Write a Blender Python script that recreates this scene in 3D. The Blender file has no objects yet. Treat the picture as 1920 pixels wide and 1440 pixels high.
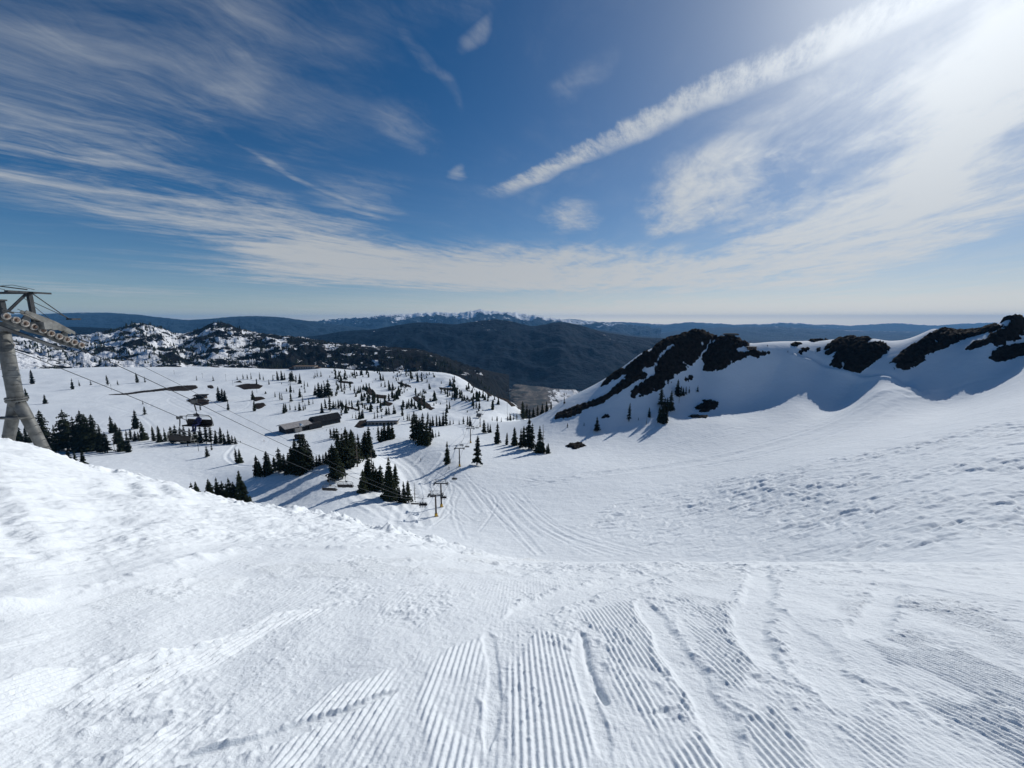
import bpy, bmesh, math, random
import numpy as np
from mathutils import Vector, Matrix
R = math.radians
rng = np.random.default_rng(7)
random.seed(7)
S = bpy.context.scene
C = S.collection

# ------------------------------------------------------------------ basics
PITCH = R(9.1)
cp, sp = math.cos(PITCH), math.sin(PITCH)
FPX = 750.0                       # focal length in pixels of the 1920 wide photograph
SUN_AZ, SUN_EL = R(45), R(30.5)   # azimuth clockwise from +y
SUN = Vector((math.sin(SUN_AZ) * math.cos(SUN_EL), math.cos(SUN_AZ) * math.cos(SUN_EL), math.sin(SUN_EL)))

def tag(o, label=None, cat=None, group=None, kind=None):
    if label: o['label'] = label
    if cat: o['category'] = cat
    if group: o['group'] = group
    if kind: o['kind'] = kind
    return o

def ray(u, v):
    """slope pair (x/y, -z/y) of a sight line"""
    a, b = (np.asarray(u, float) - 960) / FPX, (720 - np.asarray(v, float)) / FPX
    y = cp + b * sp
    z = -sp + b * cp
    return a / y, -z / y

def at_depth(u, v, camz):
    a, b = (u - 960) / FPX, (720 - v) / FPX
    return Vector((a * camz, camz * (cp + b * sp), camz * (-sp + b * cp)))

# ------------------------------------------------------------------ noise (numpy)
_perm = rng.permutation(4096)
def _hash(ix, iy, seed):
    return _perm[(_perm[(ix + seed * 131) & 4095] + iy) & 4095]
_ang = rng.random(4096) * 2 * np.pi
_gx, _gy = np.cos(_ang), np.sin(_ang)
def perlin(x, y, seed=0):
    ix, iy = np.floor(x).astype(np.int64), np.floor(y).astype(np.int64)
    fx, fy = x - ix, y - iy
    u, v = fx * fx * fx * (fx * (fx * 6 - 15) + 10), fy * fy * fy * (fy * (fy * 6 - 15) + 10)
    def g(dx, dy):
        h = _hash(ix + dx, iy + dy, seed)
        return _gx[h] * (fx - dx) + _gy[h] * (fy - dy)
    a = g(0, 0) * (1 - u) + g(1, 0) * u
    b = g(0, 1) * (1 - u) + g(1, 1) * u
    return (a * (1 - v) + b * v) * 1.5
def fbm(x, y, oct=4, seed=0, gain=.5, lac=2.03):
    s, a = 0, 1.0
    for i in range(oct):
        s = s + a * perlin(x, y, seed + i * 17)
        x, y, a = x * lac + 3.7, y * lac + 1.3, a * gain
    return s
def ridged(x, y, oct=4, seed=0):
    s, a, t = 0, 1.0, 0
    for i in range(oct):
        s = s + a * (1 - np.abs(perlin(x, y, seed + i * 17)) * 1.6)
        t += a
        x, y, a = x * 2.07 + 5.1, y * 2.07 + 2.3, a * .5
    return s / t
def sstep(a, b, x):
    t = np.clip((x - a) / (b - a), 0, 1)
    return t * t * (3 - 2 * t)

def mesh_obj(name, verts, faces, mats=None, parent=None, smooth=False, attr=None):
    me = bpy.data.meshes.new(name)
    me.from_pydata([tuple(v) for v in verts], [], faces)
    me.update()
    return link_mesh(name, me, mats, parent, smooth)
def link_mesh(name, me, mats=None, parent=None, smooth=False):
    if mats:
        for m in (mats if isinstance(mats, (list, tuple)) else [mats]): me.materials.append(m)
    if smooth:
        me.polygons.foreach_set('use_smooth', np.ones(len(me.polygons), bool))
    o = bpy.data.objects.new(name, me)
    C.objects.link(o)
    if parent: o.parent = parent
    return o
def grid_mesh(name, P, mat, smooth=True, attrs=None, mask=None):
    """P: rows x cols x 3 array -> one quad sheet"""
    r, c, _ = P.shape
    idx = np.arange(r * c).reshape(r, c)
    q = np.stack([idx[:-1, :-1], idx[:-1, 1:], idx[1:, 1:], idx[1:, :-1]], -1).reshape(-1, 4)
    if mask is not None:
        m = (mask[:-1, :-1] | mask[:-1, 1:] | mask[1:, 1:] | mask[1:, :-1]).reshape(-1)
        q = q[m]
        used = np.unique(q)
        remap = np.full(r * c, -1); remap[used] = np.arange(len(used))
        q = remap[q]
        V = P.reshape(-1, 3)[used]
    else:
        used = None
        V = P.reshape(-1, 3)
    me = bpy.data.meshes.new(name)
    me.vertices.add(len(V)); me.vertices.foreach_set('co', V.astype(np.float32).ravel())
    me.loops.add(q.size); me.loops.foreach_set('vertex_index', q.astype(np.int32).ravel())
    me.polygons.add(len(q)); me.polygons.foreach_set('loop_start', np.arange(0, q.size, 4, dtype=np.int32))
    me.update(calc_edges=True)
    me.validate()
    for k, a in (attrs or {}).items():
        at = me.attributes.new(k, 'FLOAT', 'POINT')
        a = a.reshape(-1)
        at.data.foreach_set('value', (a if used is None else a[used]).astype(np.float32))
    return link_mesh(name, me, mat, None, smooth)

# ------------------------------------------------------------------ material helpers
class X:
    """small arithmetic on shader sockets"""
    def __init__(s, nt, sock): s.nt, s.s = nt, sock
    def _m(s, op, *o):
        n = s.nt.nodes.new('ShaderNodeMath'); n.operation = op
        for i, v in enumerate((s,) + o):
            if isinstance(v, X): s.nt.links.new(v.s, n.inputs[i])
            else: n.inputs[i].default_value = v
        return X(s.nt, n.outputs[0])
    def __add__(s, o): return s._m('ADD', o)
    def __sub__(s, o): return s._m('SUBTRACT', o)
    def __mul__(s, o): return s._m('MULTIPLY', o)
    def __truediv__(s, o): return s._m('DIVIDE', o)
    def maxi(s, o): return s._m('MAXIMUM', o)
    def mini(s, o): return s._m('MINIMUM', o)
    def pw(s, o): return s._m('POWER', o)
    def rsub(s, o): return s._m('MULTIPLY', -1.0)._m('ADD', o)
    def clamp(s): return s.maxi(0.0).mini(1.0)
    def sstep(s, a, b):
        n = s.nt.nodes.new('ShaderNodeMapRange'); n.interpolation_type = 'SMOOTHSTEP'
        s.nt.links.new(s.s, n.inputs[0])
        n.inputs[1].default_value, n.inputs[2].default_value = a, b
        return X(s.nt, n.outputs[0])
def new_mat(name):
    m = bpy.data.materials.new(name); m.use_nodes = True
    nt = m.node_tree; b = nt.nodes['Principled BSDF']
    return m, nt, b
def noise(nt, vec, scale, detail=4, rough=.5, dist=0):
    n = nt.nodes.new('ShaderNodeTexNoise')
    n.inputs['Scale'].default_value, n.inputs['Detail'].default_value = scale, detail
    n.inputs['Roughness'].default_value, n.inputs['Distortion'].default_value = rough, dist
    if vec is not None: nt.links.new(vec, n.inputs['Vector'])
    return X(nt, n.outputs['Fac'])
def objpos(nt): return nt.nodes.new('ShaderNodeTexCoord').outputs['Object']
def mapped(nt, vec, scale, rot=(0, 0, 0)):
    n = nt.nodes.new('ShaderNodeMapping'); n.inputs['Scale'].default_value = scale; n.inputs['Rotation'].default_value = rot
    nt.links.new(vec, n.inputs['Vector']); return n.outputs[0]
def mixc(nt, f, a, b):
    n = nt.nodes.new('ShaderNodeMix'); n.data_type = 'RGBA'
    for s, v in ((n.inputs[0], f), (n.inputs[6], a), (n.inputs[7], b)):
        if isinstance(v, X): nt.links.new(v.s, s)
        elif hasattr(v, 'is_linked'): nt.links.new(v, s)
        elif isinstance(v, (int, float)): s.default_value = v
        else: s.default_value = (*v, 1)
    return n.outputs[2]
def bump(nt, b, h, strength, dist):
    n = nt.nodes.new('ShaderNodeBump'); n.inputs['Strength'].default_value, n.inputs['Distance'].default_value = strength, dist
    nt.links.new(h.s, n.inputs['Height']); nt.links.new(n.outputs[0], b.inputs['Normal'])
def plain(name, col, rough=.6, metal=0, var=.25, scale=3.0, bmp=0):
    m, nt, b = new_mat(name)
    v = objpos(nt)
    f = noise(nt, v, scale, 5, .6)
    lo = tuple(c * (1 - var) for c in col); hi = tuple(min(1, c * (1 + var)) for c in col)
    nt.links.new(mixc(nt, f.sstep(.3, .7), lo, hi), b.inputs['Base Color'])
    b.inputs['Roughness'].default_value, b.inputs['Metallic'].default_value = rough, metal
    b.inputs['Specular IOR Level'].default_value = .2
    if bmp: bump(nt, b, f, bmp, .02)
    return m

# ---- materials
def snow_mat(name, layers, tint=(.84, .88, .905), dirt=None):
    m, nt, b = new_mat(name)
    v = objpos(nt)
    h = None
    for sc, amp, stretch, rot in layers:
        n = noise(nt, mapped(nt, v, stretch, (0, 0, rot)), sc, 5, .6) * amp
        h = n if h is None else h + n
    bump(nt, b, h, 1.0, 1.0)
    f = noise(nt, v, .05, 4, .6).sstep(.35, .65)
    nt.links.new(mixc(nt, f, tuple(c * .97 for c in tint), tint), b.inputs['Base Color'])
    b.inputs['Roughness'].default_value = .85
    b.inputs['Specular IOR Level'].default_value = .06
    return m
M = {}
M['piste'] = snow_mat('piste_snow', [(170, .0028, (1, 1, 1), 0), (55, .0065, (1, 1, 1), 0), (9, .012, (1, 1, 1), 0)])
M['snow'] = snow_mat('field_snow', [(1.3, .10, (1, .5, 1), .5), (.45, .16, (1, .6, 1), .3), (.08, .5, (1, 1, 1), 0)])

m, nt, b = new_mat('dark_rock'); M['rock'] = m
v = objpos(nt)
n1 = noise(nt, v, .35, 6, .65); n2 = noise(nt, mapped(nt, v, (1, 1, 2.5)), 1.6, 6, .7)
gn = nt.nodes.new('ShaderNodeNewGeometry'); sz = nt.nodes.new('ShaderNodeSeparateXYZ'); nt.links.new(gn.outputs['Normal'], sz.inputs[0])
n3 = noise(nt, v, .8, 6, .75)
nt.links.new(mixc(nt, (X(nt, sz.outputs[2]) * .30 + n3).sstep(.93, .97), mixc(nt, (n1 * n2 * 4.0).sstep(.5, 1.5), (.006, .0055, .005), (.035, .029, .025)), (.8, .83, .86)), b.inputs['Base Color'])
b.inputs['Roughness'].default_value = .95
b.inputs['Specular IOR Level'].default_value = .1
bump(nt, b, n2 * .5 + n1, .9, .8)
m, nt, b = new_mat('bare_earth'); M['earth'] = m
v = objpos(nt); n1 = noise(nt, v, .3, 6, .7); n2 = noise(nt, v, 1.7, 4, .6)
nt.links.new(mixc(nt, (n1 + n2 * .4).sstep(.5, .9), (.012, .009, .007), (.042, .030, .023)), b.inputs['Base Color'])
b.inputs['Roughness'].default_value = .95; b.inputs['Specular IOR Level'].default_value = .1
bump(nt, b, n2, .8, .5)

def foliage_mat(name, lo, hi):
    m, nt, b = new_mat(name)
    info = nt.nodes.new('ShaderNodeObjectInfo')
    n = noise(nt, objpos(nt), .9, 4, .6)
    r = X(nt, info.outputs['Random'])
    nt.links.new(mixc(nt, (n * .7 + r * .35).sstep(.3, .75), lo, hi), b.inputs['Base Color'])
    b.inputs['Roughness'].default_value = .9
    b.inputs['Specular IOR Level'].default_value = .08
    return m
M['needles'] = foliage_mat('fir_needles', (.005, .009, .006), (.028, .036, .018))
M['bark'] = plain('bark', (.07, .052, .04), .95, 0, .35, 4)
M['deadwood'] = plain('grey_deadwood', (.13, .11, .09), .9, 0, .3, 4)
M['steel'] = plain('galvanised_steel', (.16, .162, .155), .6, .3, .4, 1.6)
M['steel_dark'] = plain('dark_steel', (.05, .055, .06), .5, .5, .3, 3)
M['rubber'] = plain('wheel_rim', (.33, .31, .285), .7, .0, .35, 8)
M['black'] = plain('black_padding', (.012, .012, .014), .7, 0, .3, 5)
M['rust'] = plain('rusty_hub', (.15, .11, .09), .7, .3, .35, 8)
M['yellow'] = plain('yellow_padding', (.55, .33, .05), .7, 0, .2, 5)
M['pole_brown'] = plain('brown_pole', (.07, .055, .05), .6, .2, .3, 3)
M['roof_dark'] = plain('dark_metal_roof', (.010, .011, .015), .9, .0, .3, .6)
M['roof_grey'] = plain('grey_gravel_roof', (.34, .32, .31), .9, 0, .18, .5)
M['roof_snow'] = plain('snow_on_roof', (.86, .88, .9), .7, 0, .04, .5)
M['wall_brown'] = plain('brown_timber_wall', (.07, .05, .042), .85, 0, .3, .8)
M['wall_grey'] = plain('grey_concrete_wall', (.30, .28, .26), .85, 0, .2, .8)
M['wall_dark'] = plain('dark_timber_wall', (.025, .024, .026), .85, 0, .3, .8)
M['glass'] = plain('window_glass', (.02, .03, .04), .1, 0, .1, 1)
M['wood'] = plain('weathered_wood', (.16, .11, .075), .9, 0, .3, 2)
M['jacket_blue'] = plain('blue_jacket', (.008, .014, .06), .8, 0, .2, 8)
M['jacket_black'] = plain('black_jacket', (.012, .012, .016), .8, 0, .2, 8)
M['jacket_red'] = plain('red_jacket', (.22, .03, .03), .8, 0, .2, 8)
M['helmet'] = plain('helmet_shell', (.02, .02, .024), .4, 0, .1, 8)
M['ski'] = plain('ski_top', (.1, .1, .12), .4, 0, .2, 6)
M['lake'] = plain('lake_water', (.10, .14, .19), .7, 0, .05, .0005)
M['person_skin'] = plain('skin', (.45, .28, .2), .6, 0, .1, 8)

# ------------------------------------------------------------------ camera
cam = bpy.data.cameras.new('camera'); co = bpy.data.objects.new('camera', cam); C.objects.link(co)
co.location = (0, 0, 0); co.rotation_euler = (R(90) - PITCH, 0, 0)
cam.sensor_width = 36; cam.lens = 36 * FPX / 1920
cam.clip_start, cam.clip_end = .05, 150000
S.camera = co

# ------------------------------------------------------------------ terrain functions
_uL = np.array([-500, 0, 60, 100, 150, 170, 205, 240, 265, 300, 330, 360, 400, 440, 480, 520, 560, 620, 660, 700, 760, 800, 850, 900, 960, 2600])
_vL = np.array([770, 822, 834, 850, 872, 885, 893, 892, 893, 902, 913, 924, 937, 944, 951, 957, 962, 974, 981, 990, 1003, 1012, 1025, 1040, 1054, 1056])
_yL = np.interp(_uL, [-500, 0, 240, 470, 700, 860, 960, 2600], [24, 20, 17, 14, 11, 8.8, 7.9, 7.9])
_XL, _tL = ray(_uL, _vL)
_XD = np.linspace(-3, 3, 1200)
_kk = np.exp(-np.linspace(-2.5, 2.5, 61) ** 2); _kk /= _kk.sum()
_yD = np.convolve(np.pad(np.interp(_XD, _XL, _yL), 30, 'edge'), _kk, 'valid')
_tD = np.convolve(np.pad(np.interp(_XD, _XL, _tL), 30, 'edge'), _kk, 'valid')
for _i in range(2): _tD = np.convolve(np.pad(_tD, 30, 'edge'), _kk, 'valid'); _yD = np.convolve(np.pad(_yD, 30, 'edge'), _kk, 'valid')
def lip(Xv):
    Xv = np.clip(Xv, -2.4, 2.2)
    return np.interp(Xv, _XD, _yD), np.interp(Xv, _XD, _tD)
def F_base(x, y):
    ye = np.sqrt(np.maximum(y, 0) ** 2 + 1.2 ** 2)
    Xv = x / ye
    yl, tl = lip(Xv)
    m, c = tl - 3.4 / yl, 1.7 / yl ** 2
    z = -(1.7 + m * y + np.where(y > 0, c * y * y, 0))
    return z, Xv, yl

G_uvy = [  # pixel, pixel, forward distance
 # centre basin
 (960,1040,100),(960,1000,122),(900,950,155),(850,900,195),(815,970,143),(860,871,216),(895,872,216),(882,828,276),(900,800,358),(932,832,275),
 (1000,842,255),(1025,850,245),(1100,1000,115),(1100,950,145),(1100,900,180),(1060,860,225),(1080,835,260),(1119,809,280),(1179,790,290),(1242,792,280),
 (1270,742,315),(1308,734,322),(1060,790,300),(1140,740,318),(960,790,385),(1010,780,352),
 # peak
 (1310,618,362),(1370,629,358),(1400,645,352),(1440,653,342),(1490,661,335),(1310,680,345),(1250,637,360),(1200,663,352),(1140,706,346),(1060,748,345),
 # right bowl
 (1450,700,327),(1400,740,314),(1350,790,272),(1500,766,277),(1300,850,220),(1200,900,175),(1300,950,130),(1300,1020,95),(1500,1040,75),(1500,950,105),(1500,880,140),
 (1500,820,216),(1540,770,276),(1600,752,280),(1640,731,268),(1690,730,262),(1600,720,298),(1540,690,322),(1600,690,306),(1700,718,276),(1700,660,298),(1750,700,276),
 (1750,615,312),(1640,634,330),(1590,634,340),(1550,642,345),(1900,590,285),(1900,640,272),(1900,686,256),(1850,712,254),(1780,738,256),
 (1700,800,192),(1700,870,120),(1700,950,82),(1700,1030,60),(1900,1040,48),(1900,950,68),(1900,850,105),(1900,760,180),(1900,712,234),
 (2100,560,265),(2100,650,235),(2100,760,150),(2100,900,75),(2100,1030,48),(2400,540,240),(2400,760,130),(2400,1000,48),
 # left plateau
 (0,690,830),(0,720,650),(0,760,480),(0,800,385),(0,830,322),(0,850,285),(200,690,860),(200,720,660),(200,760,485),(200,800,385),(200,830,320),(200,860,268),(200,880,240),
 (400,688,880),(400,720,665),(400,760,490),(400,800,387),(400,830,320),(400,860,268),(400,900,222),(460,870,252),
 (560,700,790),(560,740,560),(560,780,430),(540,820,340),(540,850,288),(600,690,850),(600,845,292),(640,820,335),(640,790,400),
 (700,704,765),(700,740,570),(700,790,405),(800,720,680),(800,760,500),(800,790,400),(850,760,505),(900,740,600),(950,775,470),
 (870,712,760),(930,746,640),(985,787,490),(830,702,800),
 (483,893,200),(566,887,195),(640,877,200),(690,857,228),(730,826,278),(790,835,262),(760,870,238),(620,930,165),(560,935,170),(700,960,143),(750,990,128),(640,980,132),(520,940,172),(770,900,208),
 (-300,690,800),(-300,760,470),(-300,830,310),
]
G_uzy = [ # pixel column, height, forward distance (parts hidden from the photograph)
 (960,-22,15),(960,-32,30),(960,-42,50),(960,-54,75),(1500,-22,15),(1500,-30,30),(1500,-40,50),(1900,-20,15),(1900,-26,30),(2300,-20,15),(2300,-26,30),
 (700,-24,15),(700,-38,50),(700,-54,85),(470,-28,15),(470,-42,50),(470,-58,85),(470,-74,130),(200,-30,15),(200,-48,50),(200,-66,100),(200,-84,170),(0,-30,15),(0,-50,60),(0,-75,110),(0,-92,200),(-300,-30,15),(-300,-75,110),
 (1310,-24,384),(1370,-34,378),(1250,-38,383),(1200,-52,374),(1900,-9,304),(1750,-19,331),(1640,-27,350),(2100,2,282),(1310,-62,440),(1250,-80,440),(1200,-95,430),(1060,-135,440),(1400,-62,430),(1490,-58,420),(1600,-48,420),(1750,-40,400),(1900,-35,380),(2100,-20,340),(1140,-115,430),(1000,-165,480),
 (900,-230,900),(1000,-260,700),(800,-190,1000),(600,-170,1080),(400,-150,1100),(200,-150,1150),(0,-140,1150),(-300,-140,1150),(1200,-260,700),(1500,-260,700),(1900,-200,650),(2300,-150,600),
]
gp = []
for u, v, y in G_uvy:
    Xv, t = ray(u, v); gp.append((float(Xv), math.log(y), float(t)))
for u, z, y in G_uzy:
    t = -z / y
    Xv = (u - 960) / FPX * (cp + t * sp); gp.append((Xv, math.log(y), t))
gp = np.array(gp)
LY = .85
def _k(r2): return np.where(r2 > 1e-12, .5 * r2 * np.log(np.maximum(r2, 1e-12)), 0)
_A = np.c_[gp[:, 0], gp[:, 1] * LY]
_n = len(_A)
_D = ((_A[:, None] - _A[None]) ** 2).sum(-1)
_Kmat = np.zeros((_n + 3, _n + 3)); _Kmat[:_n, :_n] = _k(_D) + np.eye(_n) * 3e-4
_Kmat[:_n, _n] = 1; _Kmat[:_n, _n + 1:] = _A; _Kmat[_n, :_n] = 1; _Kmat[_n + 1:, :_n] = _A.T
_w = np.linalg.solve(_Kmat, np.r_[gp[:, 2], 0, 0, 0])
def G_base(x, y):
    x, y = np.asarray(x, float), np.asarray(y, float)
    sh = np.broadcast(x, y).shape
    x, y = np.broadcast_to(x, sh).ravel(), np.broadcast_to(y, sh).ravel()
    ye = np.clip(y, 12, 1250)
    a, b = np.clip(x / ye, -2.6, 2.4), np.log(ye) * LY
    out = np.empty(len(a))
    for i in range(0, len(a), 60000):
        aa, bb = a[i:i + 60000, None], b[i:i + 60000, None]
        r2 = (aa - _A[:, 0]) ** 2 + (bb - _A[:, 1]) ** 2
        out[i:i + 60000] = _k(r2) @ _w[:_n] + _w[_n] + a[i:i + 60000] * _w[_n + 1] + b[i:i + 60000] * _w[_n + 2]
    z = -out * ye + sstep(300, 560, ye) * sstep(.35, -.1, a) * (1.0 * fbm(x * .018, y * .018, 3, 261) + 2.0 * sstep(-.40, -.15, a) * fbm(x * .03, y * .03, 3, 263))
    return z.reshape(sh)

def hit(u, v, y0=14.0, y1=1250.0, fn=None):
    Xv, t = ray(u, v)
    ys = np.exp(np.linspace(math.log(y0), math.log(y1), 700))
    g = (fn or G_base)(Xv * ys, ys) + t * ys
    k = np.argmax(g >= 0)
    if g[k] < 0:                                   # sight line passes over the crest: take the closest approach
        k = int(np.argmax(g / ys)); y = ys[k]
    elif k > 0:
        f = -g[k - 1] / (g[k] - g[k - 1]); y = ys[k - 1] + f * (ys[k] - ys[k - 1])
    else: y = ys[0]
    return float(Xv * y), float(y)
def hitF(u, v):
    return hit(u, v, 1.0, 60, lambda x, y: F_base(x, y)[0])

def poly_dist(px, py, poly):
    """signed distance (inside positive) to a closed polygon"""
    P = np.array(poly, float); Q = np.roll(P, -1, 0)
    d2 = np.full(px.shape, 1e18); ins = np.zeros(px.shape, bool)
    for (ax, ay), (bx, by) in zip(P, Q):
        ex, ey = bx - ax, by - ay
        t = np.clip(((px - ax) * ex + (py - ay) * ey) / (ex * ex + ey * ey + 1e-12), 0, 1)
        d2 = np.minimum(d2, (px - ax - t * ex) ** 2 + (py - ay - t * ey) ** 2)
        c = ((ay > py) != (by > py)) & (px < (bx - ax) * (py - ay) / (by - ay + 1e-12) + ax)
        ins ^= c
    d = np.sqrt(d2)
    return np.where(ins, d, -d)
def line_dist(px, py, pts):
    """distance to an open polyline, and side"""
    P = np.array(pts, float)
    d2 = np.full(px.shape, 1e18); sd = np.zeros(px.shape)
    for (ax, ay), (bx, by) in zip(P[:-1], P[1:]):
        ex, ey = bx - ax, by - ay
        t = np.clip(((px - ax) * ex + (py - ay) * ey) / (ex * ex + ey * ey + 1e-12), 0, 1)
        q = (px - ax - t * ex) ** 2 + (py - ay - t * ey) ** 2
        cr = ex * (py - ay) - ey * (px - ax)
        sd = np.where(q < d2, np.sign(cr), sd); d2 = np.minimum(d2, q)
    return np.sqrt(d2), sd
def smooth_line(pts, n=6):
    P = np.array(pts, float); out = []
    Pp = np.vstack([2 * P[0] - P[1], P, 2 * P[-1] - P[-2]])
    for i in range(1, len(Pp) - 2):
        for k in range(n):
            t = k / n
            a, b_, c, d = Pp[i - 1:i + 3]
            out.append(.5 * ((2 * b_) + (c - a) * t + (2 * a - 5 * b_ + 4 * c - d) * t * t + (3 * b_ - a - 3 * c + d) * t ** 3))
    out.append(P[-1]); return np.array(out)

# ------------------------------------------------------------------ foreground piste
def build_piste():
    na = 1260
    th = np.linspace(R(-66), R(66), na)
    th = np.r_[np.linspace(R(-88), R(-66.5), 40), th, np.linspace(R(66.5), R(88), 40)]
    r = np.r_[np.exp(np.linspace(math.log(.25), math.log(2.4), 50))[:-1], np.exp(np.linspace(math.log(2.4), math.log(9), 720))[:-1], np.exp(np.linspace(math.log(9), math.log(34), 250))[:-1], np.exp(np.linspace(math.log(34), math.log(150), 40))]
    TH, RR = np.meshgrid(th, r)
    x, y = RR * np.sin(TH), RR * np.cos(TH) - 1.6
    z, Xv, yl = F_base(x, y)
    dist = np.hypot(x, y)
    # boundary of the groomed lane on the left (pixels of the photograph put on the slope)
    edge = [hitF(*p) for p in [(-250, 1215), (0, 1165), (120, 1135), (200, 1115), (300, 1086), (400, 1056), (480, 1034), (560, 1031), (700, 1034), (860, 1036)]]
    dE, sE = line_dist(x, y, smooth_line(edge, 3))
    side = dE * sE                                   # positive: the ungroomed bank
    bank = sstep(-.05, .25, side)
    groomed = (1 - bank) * sstep(0, .12, -side)
    # panels of corduroy that survived the day's traffic: outline on the slope, heading of the pass
    wx = fbm(x * .5, y * .35, 3, 91) * .02
    per = .040
    n1 = fbm(x * 1.1, y * .55, 4, 11)
    n2 = fbm(x * 2.6 + 4, y * 1.5, 3, 23)
    cover = np.zeros_like(x); ridge = np.zeros_like(x); best = np.full(x.shape, -9.0)
    def groove(head, ph):
        q = (x - head * (y - 2.0)) / math.sqrt(1 + head * head) + wx + ph
        return (.5 + .5 * np.cos(2 * np.pi * q / per)) ** .8
    PAN = [
     ([(480, 1470), (545, 1345), (625, 1285), (735, 1245), (750, 1262), (740, 1330), (690, 1470)], .10, 1.0),
     ([(795, 1310), (832, 1212), (897, 1196), (902, 1290), (885, 1470), (815, 1470)], .03, .9),
     ([(930, 1470), (955, 1340), (962, 1255), (1005, 1178), (1062, 1188), (1092, 1290), (1118, 1470)], .0, .95),
     ([(1082, 1152), (1190, 1122), (1232, 1170), (1318, 1335), (1232, 1362), (1168, 1300)], -.02, 1.15),
     ([(1205, 1400), (1328, 1366), (1375, 1470), (1245, 1470)], -.02, 1.1),
     ([(1282, 1112), (1362, 1132), (1428, 1235), (1385, 1292), (1350, 1284), (1292, 1182)], -.04, 1.0),
     ([(1385, 1332), (1468, 1308), (1560, 1470), (1400, 1470)], -.03, 1.0),
     ([(1560, 1330), (1640, 1318), (1720, 1440), (1640, 1470)], -.12, .55),
     ([(1612, 1192), (1705, 1180), (1960, 1285), (1960, 1350), (1700, 1275)], -.30, .95),
     ([(1735, 1312), (1800, 1290), (1960, 1362), (1960, 1470), (1880, 1440)], -.30, 1.0),
     ([(1685, 1130), (1790, 1122), (1960, 1205), (1960, 1245), (1800, 1180)], -.42, .8),
     ([(1565, 1120), (1640, 1128), (1630, 1160), (1560, 1150)], -.2, .7),
     ([(-60, 1310), (60, 1248), (195, 1238), (70, 1335), (-60, 1390)], .12, 1.5),
     ([(95, 1330), (190, 1252), (335, 1212), (385, 1204), (245, 1302), (190, 1324)], .12, 1.5),
     ([(250, 1290), (365, 1208), (520, 1148), (592, 1146), (455, 1222), (330, 1274)], .12, 1.5),
     ([(225, 1430), (325, 1352), (372, 1368), (262, 1440)], .10, 1.5),
     ([(140, 1136), (300, 1082), (450, 1086), (430, 1118), (200, 1146)], .8, 1.5),
     ([(470, 1062), (690, 1050), (960, 1052), (960, 1078), (640, 1088), (520, 1082)], 1.3, 1.5),
     ([(-60, 1215), (60, 1185), (160, 1168), (60, 1215), (-60, 1255)], .3, .7),
     ([(1240, 1062), (1400, 1064), (1395, 1092), (1290, 1096)], -.5, .6)]
    for k_, (px_, head, amp) in enumerate(PAN):
        Pw = [hitF(*p) for p in px_]
        A_ = np.array(Pw)
        bx = (x > A_[:, 0].min() - .4) & (x < A_[:, 0].max() + .4) & (y > A_[:, 1].min() - .4) & (y < A_[:, 1].max() + .4)
        if not bx.any(): continue
        d = np.full(x.shape, -9.0); d[bx] = poly_dist(x[bx], y[bx], Pw)
        sc_ = .03 + .012 * np.maximum(y, 0)
        d = d + sc_ * (1.6 * n1 + .8 * n2)
        c_ = amp * sstep(-.6, .6, d / sc_) * (1 - .85 * sstep(.18, .5, n2 * .8 + n1 * .55 - .0))
        up = d > best
        ridge = np.where(up, groove(head, .013 * k_), ridge); best = np.maximum(best, d)
        cover = np.maximum(cover, c_)
    ridge = np.where(best < -.3, groove(.05, 0), ridge)
    # scraped tracks that cut the corduroy
    scr = np.zeros_like(x); lipd = np.zeros_like(x)
    for pts, w, dep in [
        ([(930, 1175), (1000, 1140), (1090, 1110), (1190, 1085), (1330, 1062)], .20, .022),
        ([(1425, 1060), (1420, 1120), (1405, 1160), (1425, 1220), (1470, 1275)], .16, .026),
        ([(1680, 1090), (1640, 1150), (1600, 1205)], .13, .02),
        ([(1200, 1120), (1245, 1190), (1300, 1275), (1350, 1370), (1400, 1470)], .12, .02),
        ([(300, 1440), (470, 1395), (660, 1330), (760, 1290)], .05, .016),
        ([(0, 1345), (200, 1283), (420, 1203), (620, 1130), (800, 1095)], .05, .012),
        ([(1200, 1345), (1300, 1325)], .12, .03), ([(1395, 1285), (1450, 1270)], .10, .03),
        ([(0, 1440), (130, 1400), (400, 1330)], .16, .014),
        ([(1085, 1180), (1092, 1260), (1120, 1350), (1140, 1440)], .055, .01),
        ([(912, 1180), (925, 1240), (925, 1320), (910, 1420)], .05, .01),
        ([(700, 1060), (900, 1062), (1150, 1060)], .35, .014),
        ([(1480, 1160), (1545, 1260), (1600, 1380)], .16, .010),
        ([(1500, 1100), (1700, 1105), (1920, 1140)], .25, .012)]:
        LL = smooth_line([hitF(*p) for p in pts], 5)
        d, s = line_dist(x, y, LL)
        ends = np.minimum(np.hypot(x - LL[0, 0], y - LL[0, 1]), np.hypot(x - LL[-1, 0], y - LL[-1, 1]))
        wn = w * (1 + .45 * fbm(x * 2.2, y * 2.2, 3, 5)) * (.25 + .75 * sstep(0, 4 * w, ends))
        k = (1 - sstep(wn * .55, wn * 1.15, d)) * sstep(0, 2.5 * w, ends)
        scr = np.maximum(scr, k)
        z = z - dep * k + dep * .75 * np.exp(-((d - wn * 1.2) / (wn * .28)) ** 2) * sstep(0, 3 * w, ends) * (.15 + 1.3 * np.maximum(fbm(x * 10, y * 9, 3, 9), -.1))
        lipd = np.maximum(lipd, np.exp(-((d - wn * 1.3) / (wn * .5)) ** 2))
    cover *= groomed * (1 - scr)
    fade = 1 - sstep(6.5, 11, dist)
    z = z + .0150 * ridge * cover * fade
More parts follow.
